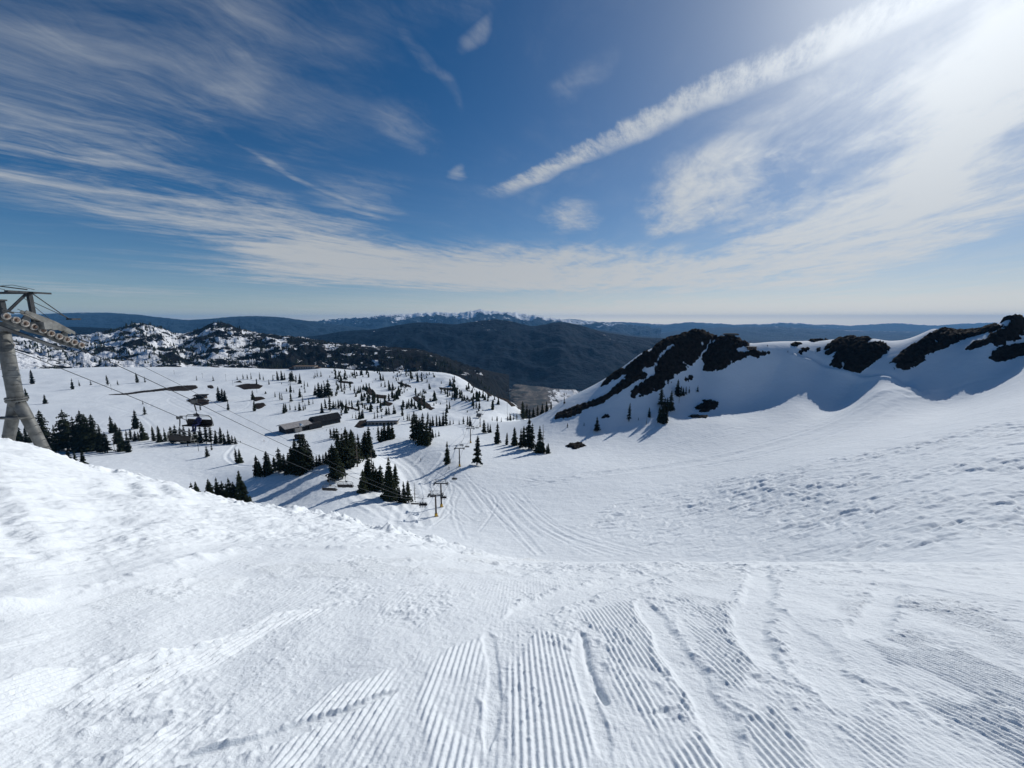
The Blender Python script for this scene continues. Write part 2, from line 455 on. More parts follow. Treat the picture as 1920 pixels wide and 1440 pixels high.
    z = z + .0025 * ridge * groomed * (1 - scr) * np.clip(1 - cover, 0, 1) * fade * sstep(-.2, .2, n1)
    # churned clods
    cl = sstep(.12, .55, fbm(x * .9 + 5, y * .7, 4, 41) + .35 * lipd + .10 * sstep(3.6, 5, y) - .08) * (1 - .85 * scr)
    lum = np.maximum(fbm(x * 7, y * 5.5, 3, 51), -.12)
    lum2 = np.maximum(fbm(x * 21, y * 17, 2, 61), -.2)
    z = z + groomed * cl * (.016 * lum + .009 * lum2)
    z = z + groomed * (.0032 * fbm(x * 22, y * 17, 3, 71) + .016 * fbm(x * 1.6, y * 1.2, 3, 81))
    # crumbs pressed into the ridges and thrown about
    cr = np.maximum(fbm(x * 26, y * 22, 2, 75) - .28, 0) * sstep(-.1, .5, fbm(x * 1.3, y * 1.0, 3, 77))
    z = z + .014 * cr * fade
    # long shadowed cut beside the centre pass
    d, s = line_dist(x, y, smooth_line([hitF(*p) for p in [(1092, 1190), (1102, 1240), (1115, 1280), (1135, 1315)]], 5))
    z = z - .035 * np.exp(-(d / .022) ** 2)
    # bank on the left: lumpy wind-worked snow
    b2 = bank * sstep(0, 1.2, side)
    z = z + bank * .03 + bank * np.exp(-((side - .12) / .16) ** 2) * (.015 + .07 * np.maximum(fbm(x * 3.2, y * 3.2, 3, 101), -.1))
    z = z + b2 * (.055 * fbm(x * .9, y * .7, 4, 111) + .03 * ridged(x * .55 + y * .2, y * .5, 4, 117) * .8 + .034 * fbm(x * 3.3, y * 1.6, 4, 121) + .014 * fbm(x * 11, y * 8, 3, 123))
    # grooves across the bank
    for pts, w, dep in [([(0, 985), (30, 1020), (65, 1050)], .12, .035), ([(70, 940), (110, 985)], .12, .025), ([(0, 842), (60, 868), (105, 895), (160, 905), (215, 912), (260, 905)], .45, .05), ([(238, 905), (256, 935)], .2, .08), ([(295, 915), (310, 935)], .2, .1), ([(180, 980), (235, 985)], .3, .08)]:
        d, s = line_dist(x, y, smooth_line([hitF(*p) for p in pts], 5))
        z = z - dep * np.exp(-(d / w) ** 2) + dep * .5 * np.exp(-((d - w * 2) / w) ** 2)
    # thrown-up crest along the lip on the left
    nearlip = np.exp(-((y - yl * .96) / (yl * .15)) ** 2) * sstep(.02, -.25, Xv)
    z = z + nearlip * (.14 * ridged(x * .8, y * .8, 4, 131) - .08 + .17 * fbm(x * 1.5, y * 1.5, 4, 141) + .05 * fbm(x * 5, y * 5, 3, 143))
    mx, my = hitF(243, 893)
    z = z + .28 * np.exp(-(((x - mx) / .55) ** 2 + ((y - my) / .6) ** 2)) * (1 + .6 * fbm(x * 3, y * 3, 3, 151))
    for (u, v, w, h) in [(325, 912, .3, .12), (450, 946, .5, .12), (560, 960, .4, .14), (640, 976, .5, .15), (735, 997, .3, .14)]:
        mx, my = hitF(u, v + 3)
        z = z + h * np.exp(-(((x - mx) / w) ** 2 + ((y - my) / w) ** 2)) * (1 + .9 * fbm(x * 4, y * 4, 3, 161))
    # rough crest in the middle and right
    nl2 = np.exp(-((y - 6.2) / 1.3) ** 2) * sstep(-.1, .05, Xv)
    z = z + nl2 * (.05 * fbm(x * .55, y * .5, 2, 177) + .04 * np.maximum(fbm(x * 2.2, y * 2.2, 4, 171), -.2) + .03 * np.maximum(fbm(x * 6, y * 6, 3, 173) - .1, 0))
    o = grid_mesh('ski_slope', np.stack([x, y, z], -1), M['piste'])
    tag(o, kind='structure')
build_piste()

# ------------------------------------------------------------------ snowfield beyond the lip
def build_field():
    na, nr = 1000, 900
    th = np.r_[np.linspace(R(-70), R(-60.2), 30), np.linspace(R(-60), R(60), na), np.linspace(R(60.2), R(70), 30)]
    r = np.exp(np.r_[np.linspace(math.log(14), math.log(40), 60)[:-1], np.linspace(math.log(40), math.log(460), 760)[:-1], np.linspace(math.log(460), math.log(1300), 180)])
    TH, RR = np.meshgrid(th, r)
    x, y = RR * np.sin(TH), RR * np.cos(TH)
    y = np.maximum(y, 4)
    z = G_base(x, y)
    Xv = x / np.maximum(y, 12)
    t = -z / np.maximum(y, 12)
    # moguls on the right flank (region in the plane of the slope)
    reg = [hit(*p) for p in [(1080, 985), (1180, 925), (1330, 900), (1500, 868), (1680, 838), (1850, 795), (2100, 780), (2150, 1060), (1500, 1054), (1250, 1030)]]
    d = poly_dist(x, y, reg)
    mg = sstep(-6, 7, d + 4 * fbm(x * .08, y * .08, 3, 201))
    q1, q2 = x * .92 + y * .38, -x * .38 + y * .92
    w1 = fbm(x * .12, y * .12, 3, 211) * 2.2
    qa, qb = q1 + 1.6 * fbm(x * .16, y * .16, 3, 213), q2 + 1.3 * fbm(x * .16 + 9, y * .16, 3, 215)
    rowp = qb / 3.7 + .55 * fbm(qa * .10, qb * .12, 3, 216)
    rows_ = 1 - 2 * np.abs(np.mod(rowp, 1) - .42) ** .8
    cell = .55 * (rows_ - .2) * (.35 + .9 * sstep(-.25, .35, fbm(qa * .16, qb * .2, 3, 218))) + .55 * fbm(qa * .13, qb * .42, 4, 221)
    env = .55 + .6 * sstep(-.4, .4, fbm(x * .03, y * .03, 2, 227))
    z = z + mg * env * (.78 * cell + .09 * fbm(q1 * .9, q2 * 1.3, 3, 231))
    # ripples elsewhere
    near = 1 - sstep(330, 700, y)
    z = z + near * (1 - mg * .7) * (.10 * fbm(x * .18, y * .30, 4, 241) + .05 * fbm(x * .5 + y * .3, y * .9 - x * .2, 3, 251))
    # ski tracks and cat tracks
    T = []
    rt = random.Random(3)
    for k in range(17):
        f = rt.random() * .98; j = lambda a: rt.uniform(-a, a)
        T.append(([(905 + 95 * f + j(8), 925 - 8 * f + j(14)), (925 + 130 * f + j(10), 955 + 5 * f + j(8)), (955 + 190 * f + j(12), 995 + 8 * f + j(8)), (985 + 330 * f + j(20), 1040 - 2 * f)][:rt.choice([3, 4, 4])], rt.uniform(.35, .8), rt.uniform(.025, .075)))
    for a in range(5):
        T.append(([(640 + a * 24 + rt.uniform(-6, 6), 938 - 6 * a), (690 + a * 22, 962), (735 + a * 14, 988 + a)], rt.uniform(.7, 1.6), rt.uniform(.08, .2)))
    T += [([(1690, 735), (1640, 752), (1560, 800), (1450, 835), (1300, 868), (1100, 890)], 3.0, .30), ([(1665, 735), (1600, 770), (1500, 812), (1380, 845)], 1.6, .2), ([(1680, 760), (1600, 800), (1480, 840), (1330, 872)], 1.5, .2),
          ([(1750, 735), (1840, 712), (1920, 690)], 1.4, .2), ([(1700, 742), (1735, 735)], 1.5, .25),
          ([(780, 870), (800, 850), (835, 850), (790, 905)], 1.2, .2), ([(700, 850), (750, 880), (780, 930), (795, 985)], 1.6, .25), ([(730, 845), (775, 875), (805, 915)], 1.3, .2),
          ([(760, 905), (735, 990)], 1.0, .15), ([(770, 905), (850, 905), (900, 960)], .8, .12), ([(880, 905), (920, 960), (900, 975)], .8, .1), ([(440, 835), (425, 855), (440, 870), (470, 874)], 1.0, .25)]
    for k in range(14):
        a_ = rt.random()
        T.append(([(1640 - 330 * a_ + rt.uniform(-30, 30), 765 + 50 * a_), (1450 - 300 * a_ + rt.uniform(-30, 30), 828 + 30 * a_), (1220 - 200 * a_, 878 + 22 * a_ + rt.uniform(-6, 6)), (1010 - 40 * a_, 905 + rt.uniform(-12, 12))], rt.uniform(.4, .9), rt.uniform(.07, .14)))
    for k in range(10):
        u0 = rt.uniform(790, 900); v0 = rt.uniform(880, 930)
        T.append(([(u0, v0), (u0 + rt.uniform(-20, 50), v0 + 30), (u0 + rt.uniform(0, 110), v0 + rt.uniform(60, 95))], rt.uniform(.3, .6), rt.uniform(.05, .1)))
    for k in range(16):
        u0 = random.uniform(1150, 1880); v0 = random.uniform(770, 850) if u0 > 1350 else random.uniform(840, 880)
        T.append(([(u0, v0), (u0 - random.uniform(30, 90), v0 + random.uniform(8, 30)), (u0 - random.uniform(120, 220), v0 + random.uniform(20, 60))], .5, .09))
    for k in range(10):
        v0 = random.uniform(700, 790); u0 = random.uniform(180, 560)
        T.append(([(u0, v0), (u0 + random.uniform(-60, 80), v0 + random.uniform(6, 25)), (u0 + random.uniform(-60, 120), v0 + random.uniform(25, 60))], 1.3, .18))
    for pts, w, dep in T:
        L = smooth_line([hit(*p) for p in pts], 5)
        bx = (x > L[:, 0].min() - 12) & (x < L[:, 0].max() + 12) & (y > L[:, 1].min() - 12) & (y < L[:, 1].max() + 12)
        if not bx.any(): continue
        dd, ss = line_dist(x[bx], y[bx], L)
        dd = dd + .25 * w * perlin(x[bx] * .4, y[bx] * .4, 3)
        z[bx] += -dep * np.exp(-(dd / w) ** 2) + dep * .7 * np.exp(-((dd - 1.9 * w) / (.7 * w)) ** 2)
    # bench of the traverse road below the ridge, thrown-up edge
    L = smooth_line([hit(*p) for p in [(1495, 664), (1530, 676), (1575, 690), (1630, 704), (1690, 716), (1712, 728)]], 6)
    bx = (x > L[:, 0].min() - 25) & (x < L[:, 0].max() + 25) & (y > L[:, 1].min() - 25) & (y < L[:, 1].max() + 25)
    dd, ss = line_dist(x[bx], y[bx], L)
    z[bx] += -1.3 * np.exp(-((dd * ss - 2.0) / 2.6) ** 2) + .9 * np.exp(-((dd * ss + 3.0) / 1.8) ** 2)
    o = grid_mesh('snowfield', np.stack([x, y, z], -1), M['snow'])
    tag(o, kind='structure')
build_field()
def P3(u, v, dz=0.0):
    x, y = hit(u, v); return Vector((x, y, float(G_base(x, y)) + dz))
def camz_of(p): return p.y * cp - p.z * sp

# ------------------------------------------------------------------ rocks and bare ground lying on the snowfield
def patch(name, poly_px, label, cat, mat, thick, rough, cell, conv, group=None, edge=1.0, grow=0.0):
    pts = []
    for (a, b_) in poly_px:
        u, v = conv(a, b_); pts.append(hit(u, v))
    P = np.array(pts); lo, hi = P.min(0) - 4 * cell - 1, P.max(0) + 4 * cell + 1
    nx, ny = int((hi[0] - lo[0]) / cell) + 2, int((hi[1] - lo[1]) / cell) + 2
    sc = max(1, math.sqrt(nx * ny / 60000)); nx, ny = int(nx / sc), int(ny / sc)
    x, y = np.meshgrid(np.linspace(lo[0], hi[0], nx), np.linspace(lo[1], hi[1], ny))
    d = poly_dist(x, y, P)
    s = abs(hash(label)) % 97
    s = sum(map(ord, label)) % 97
    d = d + grow + edge * (.55 * ridged(x * .9, y * .9, 3, s + 31) - .3) + edge * (1.1 * fbm(x * .35 / edge, y * .35 / edge, 4, s) + .5 * fbm(x * 1.1, y * 1.1, 2, s + 5))
    if grow >= 1: d = d - 9.0 * np.maximum(fbm(x * .10 + y * .05, y * .16 - x * .08, 4, s + 41) - .34, 0)
    z = G_base(x, y)
    h = np.clip(d * .9, -2.5, thick) + np.where(d > 0, 1, 0) * rough * (ridged(x * .22, y * .22, 5, s + 9) - .45) * np.clip(d / 2, 0, 1)
    o = grid_mesh(name, np.stack([x, y, z + h], -1), mat, False, None, d > -2.2)
    tag(o, label, cat, group)
    return o
z7 = lambda a, b_: (1020 + a / 4.174, 560 + b_ / 4.174)
z8 = lambda a, b_: (1400 + a / 3.692, 560 + b_ / 3.692)
z3 = lambda a, b_: (300 + a / 4, 560 + b_ / 4)
z2 = lambda a, b_: (a / 4, 660 + b_ / 4)
z4 = lambda a, b_: (600 + a / 3.84, 560 + b_ / 3.84)
RK, EA = M['rock'], M['earth']
GR = 'dark rock outcrops on the snowy ridge'
rocks = [
 ([(600,590),(650,540),(720,478),(830,408),(915,335),(1015,280),(1090,245),(1150,205),(1200,195),(1260,205),(1345,250),(1290,330),(1250,390),(1215,440),(1150,500),(1080,555),(1000,605),(985,645),(900,700),(770,757),(690,768),(690,725),(760,670),(850,620),(910,565),(870,560),(900,490),(960,430),(1010,370),(960,385),(900,420),(880,480),(850,520),(790,540),(760,580),(800,590),(790,615),(700,650),(640,690),(560,740),(520,770),(495,755),(560,690),(640,630),(650,590)], 'largest black rock mass, streaked with snow, below the rounded peak', z7, 1.6, 2.2, .7),
 ([(445,685),(480,640),(545,585),(600,550),(640,565),(600,600),(560,625),(500,665)], 'thin black rock sliver on the left skyline of the peak', z7, 1.0, 1.2, .6),
 ([(85,945),(95,905),(160,880),(230,845),(330,820),(430,780),(500,745),(520,770),(440,825),(420,830),(300,870),(290,890),(210,925)], 'long black rock band low on the left foot of the peak', z7, .9, 1.2, .6),
 ([(1345,255),(1400,240),(1450,245),(1490,262),(1540,305),(1590,330),(1600,370),(1560,365),(1500,385),(1500,420),(1560,430),(1610,425),(1540,470),(1500,480),(1440,510),(1400,545),(1330,565),(1250,550),(1265,500),(1240,470),(1270,420),(1300,370),(1330,310)], 'black rock face right of the snow gully under the hilltop lift station', z7, 1.4, 2.0, .6),
 ([(1600,420),(1640,395),(1700,420),(1760,420),(1680,455),(1620,450)], 'low black rock strip beneath the hut on the saddle', z7, .8, .9, .5),
 ([(1190,880),(1195,850),(1250,825),(1255,800),(1330,805),(1365,815),(1340,850),(1270,885)], 'squat dark boulder patch alone on the bowl below the peak', z7, 1.2, 1.6, .45),
 ([(1135,920),(1160,912),(1280,915),(1270,930),(1160,932)], 'thin flat dark rock strip just below the squat boulder patch', z7, .35, .4, .4),
 ([(455,935),(480,908),(505,910),(510,925)], 'small dark rock between the long rock band and the lone fir', z7, .7, .7, .4),
 ([(1105,640),(1120,615),(1160,608),(1155,630)], 'small dark rock under the right end of the big rock mass', z7, .7, .7, .4),
 ([(170,1155),(220,1135),(290,1130),(325,1155),(240,1175)], 'dark oval earth mound in open snow right of the fir row', z7, .8, .8, .4),
 ([(605,440),(610,400),(630,370),(640,320),(660,292),(680,275),(760,257),(860,268),(830,300),(800,325),(870,315),(900,310),(930,305),(980,335),(960,370),(900,420),(840,460),(780,485),(710,490),(660,465)], 'bulky black rock knob with snow ledges above the traverse road', z8, 1.6, 2.2, .6),
 ([(540,380),(545,345),(590,305),(640,275),(690,272),(640,310),(620,360),(590,370),(560,385)], 'narrow black rock leaning against the left side of the rock knob', z8, 1.2, 1.4, .5),
 ([(1010,440),(1050,395),(1100,355),(1180,310),(1230,275),(1300,240),(1360,206),(1440,192),(1500,197),(1560,207),(1640,197),(1690,185),(1750,205),(1700,225),(1600,250),(1500,275),(1440,300),(1370,335),(1290,365),(1240,380),(1220,420),(1170,455),(1080,495),(1030,485),(1020,460)], 'long black diagonal rock buttress on the right ridge', z8, 1.5, 2.2, .7),
 ([(1525,345),(1570,310),(1650,290),(1690,260),(1760,225),(1800,190),(1760,165),(1840,126),(1920,108),(2050,70),(2050,180),(1910,180),(1910,250),(1850,280),(1780,310),(1720,320),(1700,295),(1620,330),(1560,350)], 'black rock rib reaching the skyline at the right picture edge', z8, 1.5, 2.0, .7),
 ([(1697,410),(1710,375),(1780,345),(1850,325),(1920,320),(2050,290),(2050,360),(1900,385),(1830,405),(1730,430)], 'lowest black rock tongue at the right picture edge in shaded snow', z8, 1.2, 1.5, .6),
 ([(440,290),(460,268),(510,262),(560,277),(500,292),(450,298)], 'black rock cap on the small summit right of the saddle', z8, 1.2, 1.2, .5),
 ([(300,328),(330,306),(385,310),(340,328)], 'small black rock on the far side of the saddle', z8, .9, .8, .5),
 ([(370,362),(390,345),(430,343),(420,358)], 'small black rock beside the upper end of the traverse road', z8, .9, .8, .5),
 ([(475,372),(490,345),(510,340),(505,358)], 'tiny black rock between the saddle rocks and the rock knob', z8, .7, .6, .4),
]
for poly, lab, cv, th_, ro, ce in rocks:
    patch('rock_outcrop', poly, lab, 'rock', RK, th_ + .4, ro * 1.5, ce, cv, GR, 1.0, 1.0 if th_ >= 1 else .4)
GE = 'bare dark ground patches on the plateau'
earths = [
 ([(820,322),(1000,304),(1200,278),(1330,257),(1465,252),(1480,270),(1400,292),(1290,292),(1250,287),(1080,304),(930,322)], 'long thin dark earth strip across the plateau snow', z2),
 ([(570,655),(640,640),(720,640),(765,655),(740,676),(640,681)], 'broad dark oval earth patch on the upper plateau', z3),
 ([(690,757),(700,740),(760,738),(785,752),(720,770)], 'upper of two small dark patches below the broad oval one', z3),
 ([(705,817),(720,790),(770,783),(790,800),(740,828)], 'lower of two small dark patches below the broad oval one', z3),
 ([(203,765),(260,742),(360,765),(357,792),(310,804),(240,787)], 'dark bare ground around the small plateau lift station', z3),
 ([(360,652),(390,652),(396,674),(365,670)], 'tiny dark spot right of the long earth strip', z3),
 ([(562,627),(600,616),(612,630)], 'tiny dark spot above the broad oval earth patch', z3),
 ([(820,492),(870,500),(938,508),(920,520),(850,510)], 'thin dark strip near the back edge of the plateau', z3),
 ([(370,505),(440,508),(440,516),(400,514)], 'short dark dash near the far end of the plateau', z3),
 ([(1465,962),(1500,918),(1570,908),(1585,930),(1510,968)], 'brown rocky bank between the lodge and the long building', z3),
 ([(668,712),(700,703),(760,748),(822,790),(800,803),(740,772),(690,737)], 'long slanting dark rock rib on the far snowfield', z4),
 ([(440,757),(470,738),(520,755),(500,772),(450,767)], 'dark bump of rock on the far snowfield behind the long building', z4),
 ([(330,642),(380,658),(400,690),(480,698),(470,720),(400,712),(350,682)], 'ragged dark rock step below the tree belt', z4),
 ([(1060,592),(1150,590),(1220,630),(1285,662),(1270,674),(1180,642),(1100,622)], 'dark rock edge where the snowfield drops to the valley', z4),
 ([(1275,680),(1340,715),(1425,790),(1450,802),(1380,775),(1300,722)], 'lower dark rock edge above the valley rim', z4),
 ([(140,765),(260,795),(262,803),(150,776)], 'thin dark line of rock left of the far snowfield', z4),
 ([(120,590),(230,600),(240,612),(150,606)], 'dark rock strip under the back tree belt', z4),
 ([(560,600),(650,628),(655,640),(570,615)], 'dark rock strip right of the back tree belt', z4),
 ([(860,640),(960,650),(950,662),(870,655)], 'dark rock ledge beneath the far rocky knob', z4),
]
for poly, lab, cv in earths:
    patch('bare_ground', poly, lab, 'ground patch', EA, .6, .9, .9, cv, GE, 1.2, .8)

# ------------------------------------------------------------------ hills and far mountains
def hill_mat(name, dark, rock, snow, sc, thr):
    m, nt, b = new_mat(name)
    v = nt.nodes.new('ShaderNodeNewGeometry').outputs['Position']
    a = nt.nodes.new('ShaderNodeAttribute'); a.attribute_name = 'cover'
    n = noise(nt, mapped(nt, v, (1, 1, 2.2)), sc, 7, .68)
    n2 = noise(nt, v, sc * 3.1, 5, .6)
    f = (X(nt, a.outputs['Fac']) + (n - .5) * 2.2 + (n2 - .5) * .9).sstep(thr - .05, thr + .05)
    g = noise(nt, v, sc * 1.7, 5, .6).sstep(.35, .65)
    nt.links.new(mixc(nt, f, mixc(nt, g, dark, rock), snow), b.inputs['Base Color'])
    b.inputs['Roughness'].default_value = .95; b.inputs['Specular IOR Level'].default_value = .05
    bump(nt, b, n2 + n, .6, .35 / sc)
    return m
def ridge_range(name, crest, mat, front, zbase, back=None, nfreq=.004, namp=30, cover=lambda u, q, x, y: 0 * u, cols=420, rows=90, jag=0.0, power=1.2):
    """a mountain chain: crest given by sight line and distance; the near flank falls to zbase over `front` metres, the far flank mirrors it"""
    cr = np.array(crest, float)
    u = np.linspace(cr[0, 0], cr[-1, 0], cols)
    v = np.interp(u, cr[:, 0], cr[:, 1])
    k = np.ones(7) / 7
    v = np.convolve(np.pad(v, 3, 'edge'), k, 'valid')
    D = np.interp(u, cr[:, 0], cr[:, 2])
    Xv, t = ray(u, v)
    yc = D; zc = -t * D
    zc = zc + jag * (ridged(u * .06, u * 0 + 2, 4, 31) - .55)
    q = np.linspace(-1, 1, rows)
    Q, Y0 = np.meshgrid(q, yc, indexing='ij'); _, Z0 = np.meshgrid(q, zc, indexing='ij'); _, X0 = np.meshgrid(q, Xv, indexing='ij'); _, U = np.meshgrid(q, u, indexing='ij')
    back = back or front
    Y = Y0 + np.where(Q < 0, Q * front, Q * back)
    Xw = X0 * Y
    zb = zbase(U) if callable(zbase) else zbase
    prof = np.abs(Q) ** power
    Z = Z0 * (1 - prof) + zb * prof
    env = np.sin(np.pi * np.clip(np.abs(Q), 0, 1)) ** .7
    Z = Z + env * namp * (ridged(Xw * nfreq, Y * nfreq, 5, 301) - .55) * 2
    P = np.stack([Xw, Y, Z], -1)
    o = grid_mesh(name, P, mat, True, {'cover': cover(U, Q, Xw, Y)})
    tag(o, kind='structure')
    return P, o
M['hill_near'] = hill_mat('rocky_hill', (.005, .008, .010), (.014, .014, .015), (.8, .82, .85), .012, .46)
M['hill_forest'] = hill_mat('forested_mountain', (.001, .007, .018), (.003, .013, .027), (.75, .78, .82), .004, .62)  # forest tones carry painted blue air haze on top of the haze volume
M['hill_far'] = hill_mat('far_mountain', (.012, .030, .052), (.024, .046, .072), (.75, .78, .82), .0016, .58)  # dark and rock colours tinted blue to paint in distance haze

crest1 = [(-500,640,1500),(-200,632,1600),(0,640,1700),(110,642,1750),(170,630,1850),(215,619,1900),(250,606,1950),(272,607,1950),(300,613,1950),(335,631,1950),(360,624,2000),(405,603,2050),(425,606,2050),(455,619,2000),(500,628,1900),(560,634,1850),(620,646,1800),(700,654,1700),(760,658,1650),(800,662,1600),(840,680,1550),(870,697,1500),(900,714,1450),(922,735,1450),(938,775,1430),(955,850,1400)]
ridge_range('wooded_slope', [(-500, 640, 1150), (-200, 642, 1180), (-40, 646, 1220), (40, 656, 1250), (100, 672, 1270), (150, 688, 1280), (190, 705, 1290)], M['hill_near'], 330, -150, 500, .008, 16, lambda U, Q, x, y: .56 + .2 * fbm(x * .01, y * .01, 3, 351), 220, 70, 6)
def cov1(U, Q, x, y):
    c = np.interp(U, [-500, 0, 180, 300, 420, 520, 640, 760, 860, 1000], [.58, .58, .56, .48, .44, .32, .26, .22, .06, .0])
    c = c + .18 * fbm(x * .006, y * .006, 3, 331) - .35 * sstep(-.16, -.02, Q) * (np.abs(U - 250) < 60) - .4 * sstep(-.22, -.03, Q) * (np.abs(U - 410) < 45)
    return c
H1, _ = ridge_range('rocky_hills', crest1, M['hill_near'], 900, lambda U: np.interp(U, [-500, 400, 700, 1000], [-160, -170, -260, -420]), 1500, .006, 34, cov1, 560, 130, 8)
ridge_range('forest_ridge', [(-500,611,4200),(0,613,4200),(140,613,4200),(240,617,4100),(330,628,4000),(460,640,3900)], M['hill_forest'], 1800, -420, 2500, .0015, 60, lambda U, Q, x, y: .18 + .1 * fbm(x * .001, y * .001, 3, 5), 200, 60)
crest3 = [(380,645,6200),(480,638,6200),(590,630,6100),(640,621,6100),(700,617,6000),(735,611,6000),(768,606,6000),(795,604,6000),(850,608,6000),(900,601,6100),(930,598,6100),(960,602,6100),(1000,612,6000),(1045,603,5900),(1065,604,5900),(1090,610,5900),(1125,621,5900),(1180,631,6000),(1240,634,6200),(1320,640,6400),(1420,650,6600),(1600,655,6600)]
def cov3(U, Q, x, y):
    c = .06 + .32 * np.exp(-((U - 930) / 60) ** 2) * sstep(-.5, -.02, Q) + .22 * np.exp(-((U - 780) / 30) ** 2) * sstep(-.2, -.02, Q) + .12 * np.exp(-((U - 1090) / 60) ** 2) * sstep(-.5, -.1, Q)
    return c + .12 * fbm(x * .002, y * .002, 3, 77)
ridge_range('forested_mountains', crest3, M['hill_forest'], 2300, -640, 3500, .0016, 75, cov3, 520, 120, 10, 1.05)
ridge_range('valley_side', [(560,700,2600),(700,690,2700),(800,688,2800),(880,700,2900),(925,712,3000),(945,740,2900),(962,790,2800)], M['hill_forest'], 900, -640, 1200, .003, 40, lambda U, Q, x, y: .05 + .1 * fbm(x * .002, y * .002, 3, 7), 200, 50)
crest4 = [(-500,596,13000),(-100,592,13000),(0,590,13000),(100,588,13000),(150,586,13000),(200,586,13000),(260,590,12500),(320,597,12000),(350,600,12000),(400,597,12000),(430,594,12000),(480,592,12000),(520,594,12000),(570,600,12000),(640,610,12000),(760,625,12000)]
def covm(a, b0, lo, q0=-.35):
    return lambda U, Q, x, y: lo + a * np.interp(U, *b0) * sstep(q0, -.02, Q) + .1 * fbm(x * .0008, y * .0008, 3, 9)
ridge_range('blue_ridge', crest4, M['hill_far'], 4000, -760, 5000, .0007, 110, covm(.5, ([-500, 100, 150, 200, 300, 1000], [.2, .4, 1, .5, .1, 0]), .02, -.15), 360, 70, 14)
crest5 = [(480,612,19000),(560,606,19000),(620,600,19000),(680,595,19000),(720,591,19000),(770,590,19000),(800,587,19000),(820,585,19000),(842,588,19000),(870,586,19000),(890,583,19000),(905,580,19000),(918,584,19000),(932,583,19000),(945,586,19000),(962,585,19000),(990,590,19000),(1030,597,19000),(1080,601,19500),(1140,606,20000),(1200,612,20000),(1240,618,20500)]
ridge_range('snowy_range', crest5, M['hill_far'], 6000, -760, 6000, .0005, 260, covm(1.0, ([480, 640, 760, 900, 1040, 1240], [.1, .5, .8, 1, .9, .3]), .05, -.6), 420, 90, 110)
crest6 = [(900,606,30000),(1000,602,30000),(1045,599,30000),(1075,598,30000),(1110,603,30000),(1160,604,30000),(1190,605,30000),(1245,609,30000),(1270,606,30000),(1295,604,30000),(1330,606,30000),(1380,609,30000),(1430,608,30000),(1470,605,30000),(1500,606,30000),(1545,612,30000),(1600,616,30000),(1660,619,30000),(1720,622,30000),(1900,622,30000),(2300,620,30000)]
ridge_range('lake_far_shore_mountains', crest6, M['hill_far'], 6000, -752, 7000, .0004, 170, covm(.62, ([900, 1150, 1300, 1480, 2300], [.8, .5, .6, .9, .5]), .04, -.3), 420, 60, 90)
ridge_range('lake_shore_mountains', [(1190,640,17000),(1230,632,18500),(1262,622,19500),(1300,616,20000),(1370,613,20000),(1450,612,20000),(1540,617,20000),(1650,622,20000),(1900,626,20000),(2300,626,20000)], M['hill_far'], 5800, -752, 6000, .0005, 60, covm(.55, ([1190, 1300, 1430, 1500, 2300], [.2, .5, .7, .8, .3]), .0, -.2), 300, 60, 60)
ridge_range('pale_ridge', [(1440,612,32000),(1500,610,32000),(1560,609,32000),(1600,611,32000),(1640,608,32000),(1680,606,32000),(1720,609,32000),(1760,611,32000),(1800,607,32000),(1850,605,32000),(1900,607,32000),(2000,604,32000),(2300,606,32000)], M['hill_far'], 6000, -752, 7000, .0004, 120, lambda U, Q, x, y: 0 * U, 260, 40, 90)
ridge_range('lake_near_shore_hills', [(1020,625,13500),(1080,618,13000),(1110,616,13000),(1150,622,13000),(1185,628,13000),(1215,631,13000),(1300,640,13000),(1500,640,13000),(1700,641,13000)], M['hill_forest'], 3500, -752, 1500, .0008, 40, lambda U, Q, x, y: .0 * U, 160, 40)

def disc(name, r, z, mat, n=96, cx=0, cy=0):
    a = np.linspace(0, 2 * np.pi, n, endpoint=False)
    o = mesh_obj(name, [(cx + r * math.cos(t), cy + r * math.sin(t), z) for t in a], [list(range(n))], mat)
    return tag(o, kind='structure')
M['ground'] = hill_mat('forest_floor', (.005, .010, .012), (.012, .018, .018), (.7, .72, .75), .002, .78)
disc('ground', 35000, -765, M['ground'])
a = [(-600, 13500), (2500, 12500), (7000, 12500), (14000, 13000), (28000, 16000), (34000, 24000), (26000, 28500), (14000, 27500), (6000, 27000), (3200, 21000)]
o = mesh_obj('lake', [(x, y, -756) for x, y in a], [list(range(len(a)))], M['lake']); tag(o, kind='structure')
# valley floor with meadow, car parks and snow
m, nt, b = new_mat('valley_meadow'); M['valley'] = m
v = nt.nodes.new('ShaderNodeNewGeometry').outputs['Position']
at_ = nt.nodes.new('ShaderNodeAttribute'); at_.attribute_name = 'cover'; cvr = X(nt, at_.outputs['Fac'])
n1 = noise(nt, mapped(nt, v, (1, .3, 1)), .012, 6, .7); n2 = noise(nt, mapped(nt, v, (1, .3, 1)), .03, 5, .75); n3 = noise(nt, v, .008, 4, .5)
base = mixc(nt, (n1 * .5 + n2 * .5).sstep(.42, .60), (.030, .027, .025), (.15, .125, .10))
base = mixc(nt, (n2 + cvr * .24).sstep(.66, .74), base, (.75, .76, .78))
base = mixc(nt, (n3 - cvr * .25 + (n2 - .5) * .3).sstep(.5, .56), base, (.012, .018, .018))
nt.links.new(base, b.inputs['Base Color']); b.inputs['Roughness'].default_value = .95
xs, ys = np.meshgrid(np.linspace(-420, 1300, 120), np.linspace(2300, 5600, 160))
zz = -648 + 6 * fbm(xs * .002, ys * .002, 3, 4)
Xv_, t_ = xs / ys, -zz / ys
cov = sstep(0.07, .115, Xv_) * sstep(.155, .19, t_)
pv = poly_dist(xs, ys, [(-260, 4900), (-60, 5150), (140, 5000), (420, 4550), (620, 4100), (560, 3500), (480, 3000), (250, 2600), (60, 2500), (-60, 3000), (-40, 3800), (-130, 4400)])
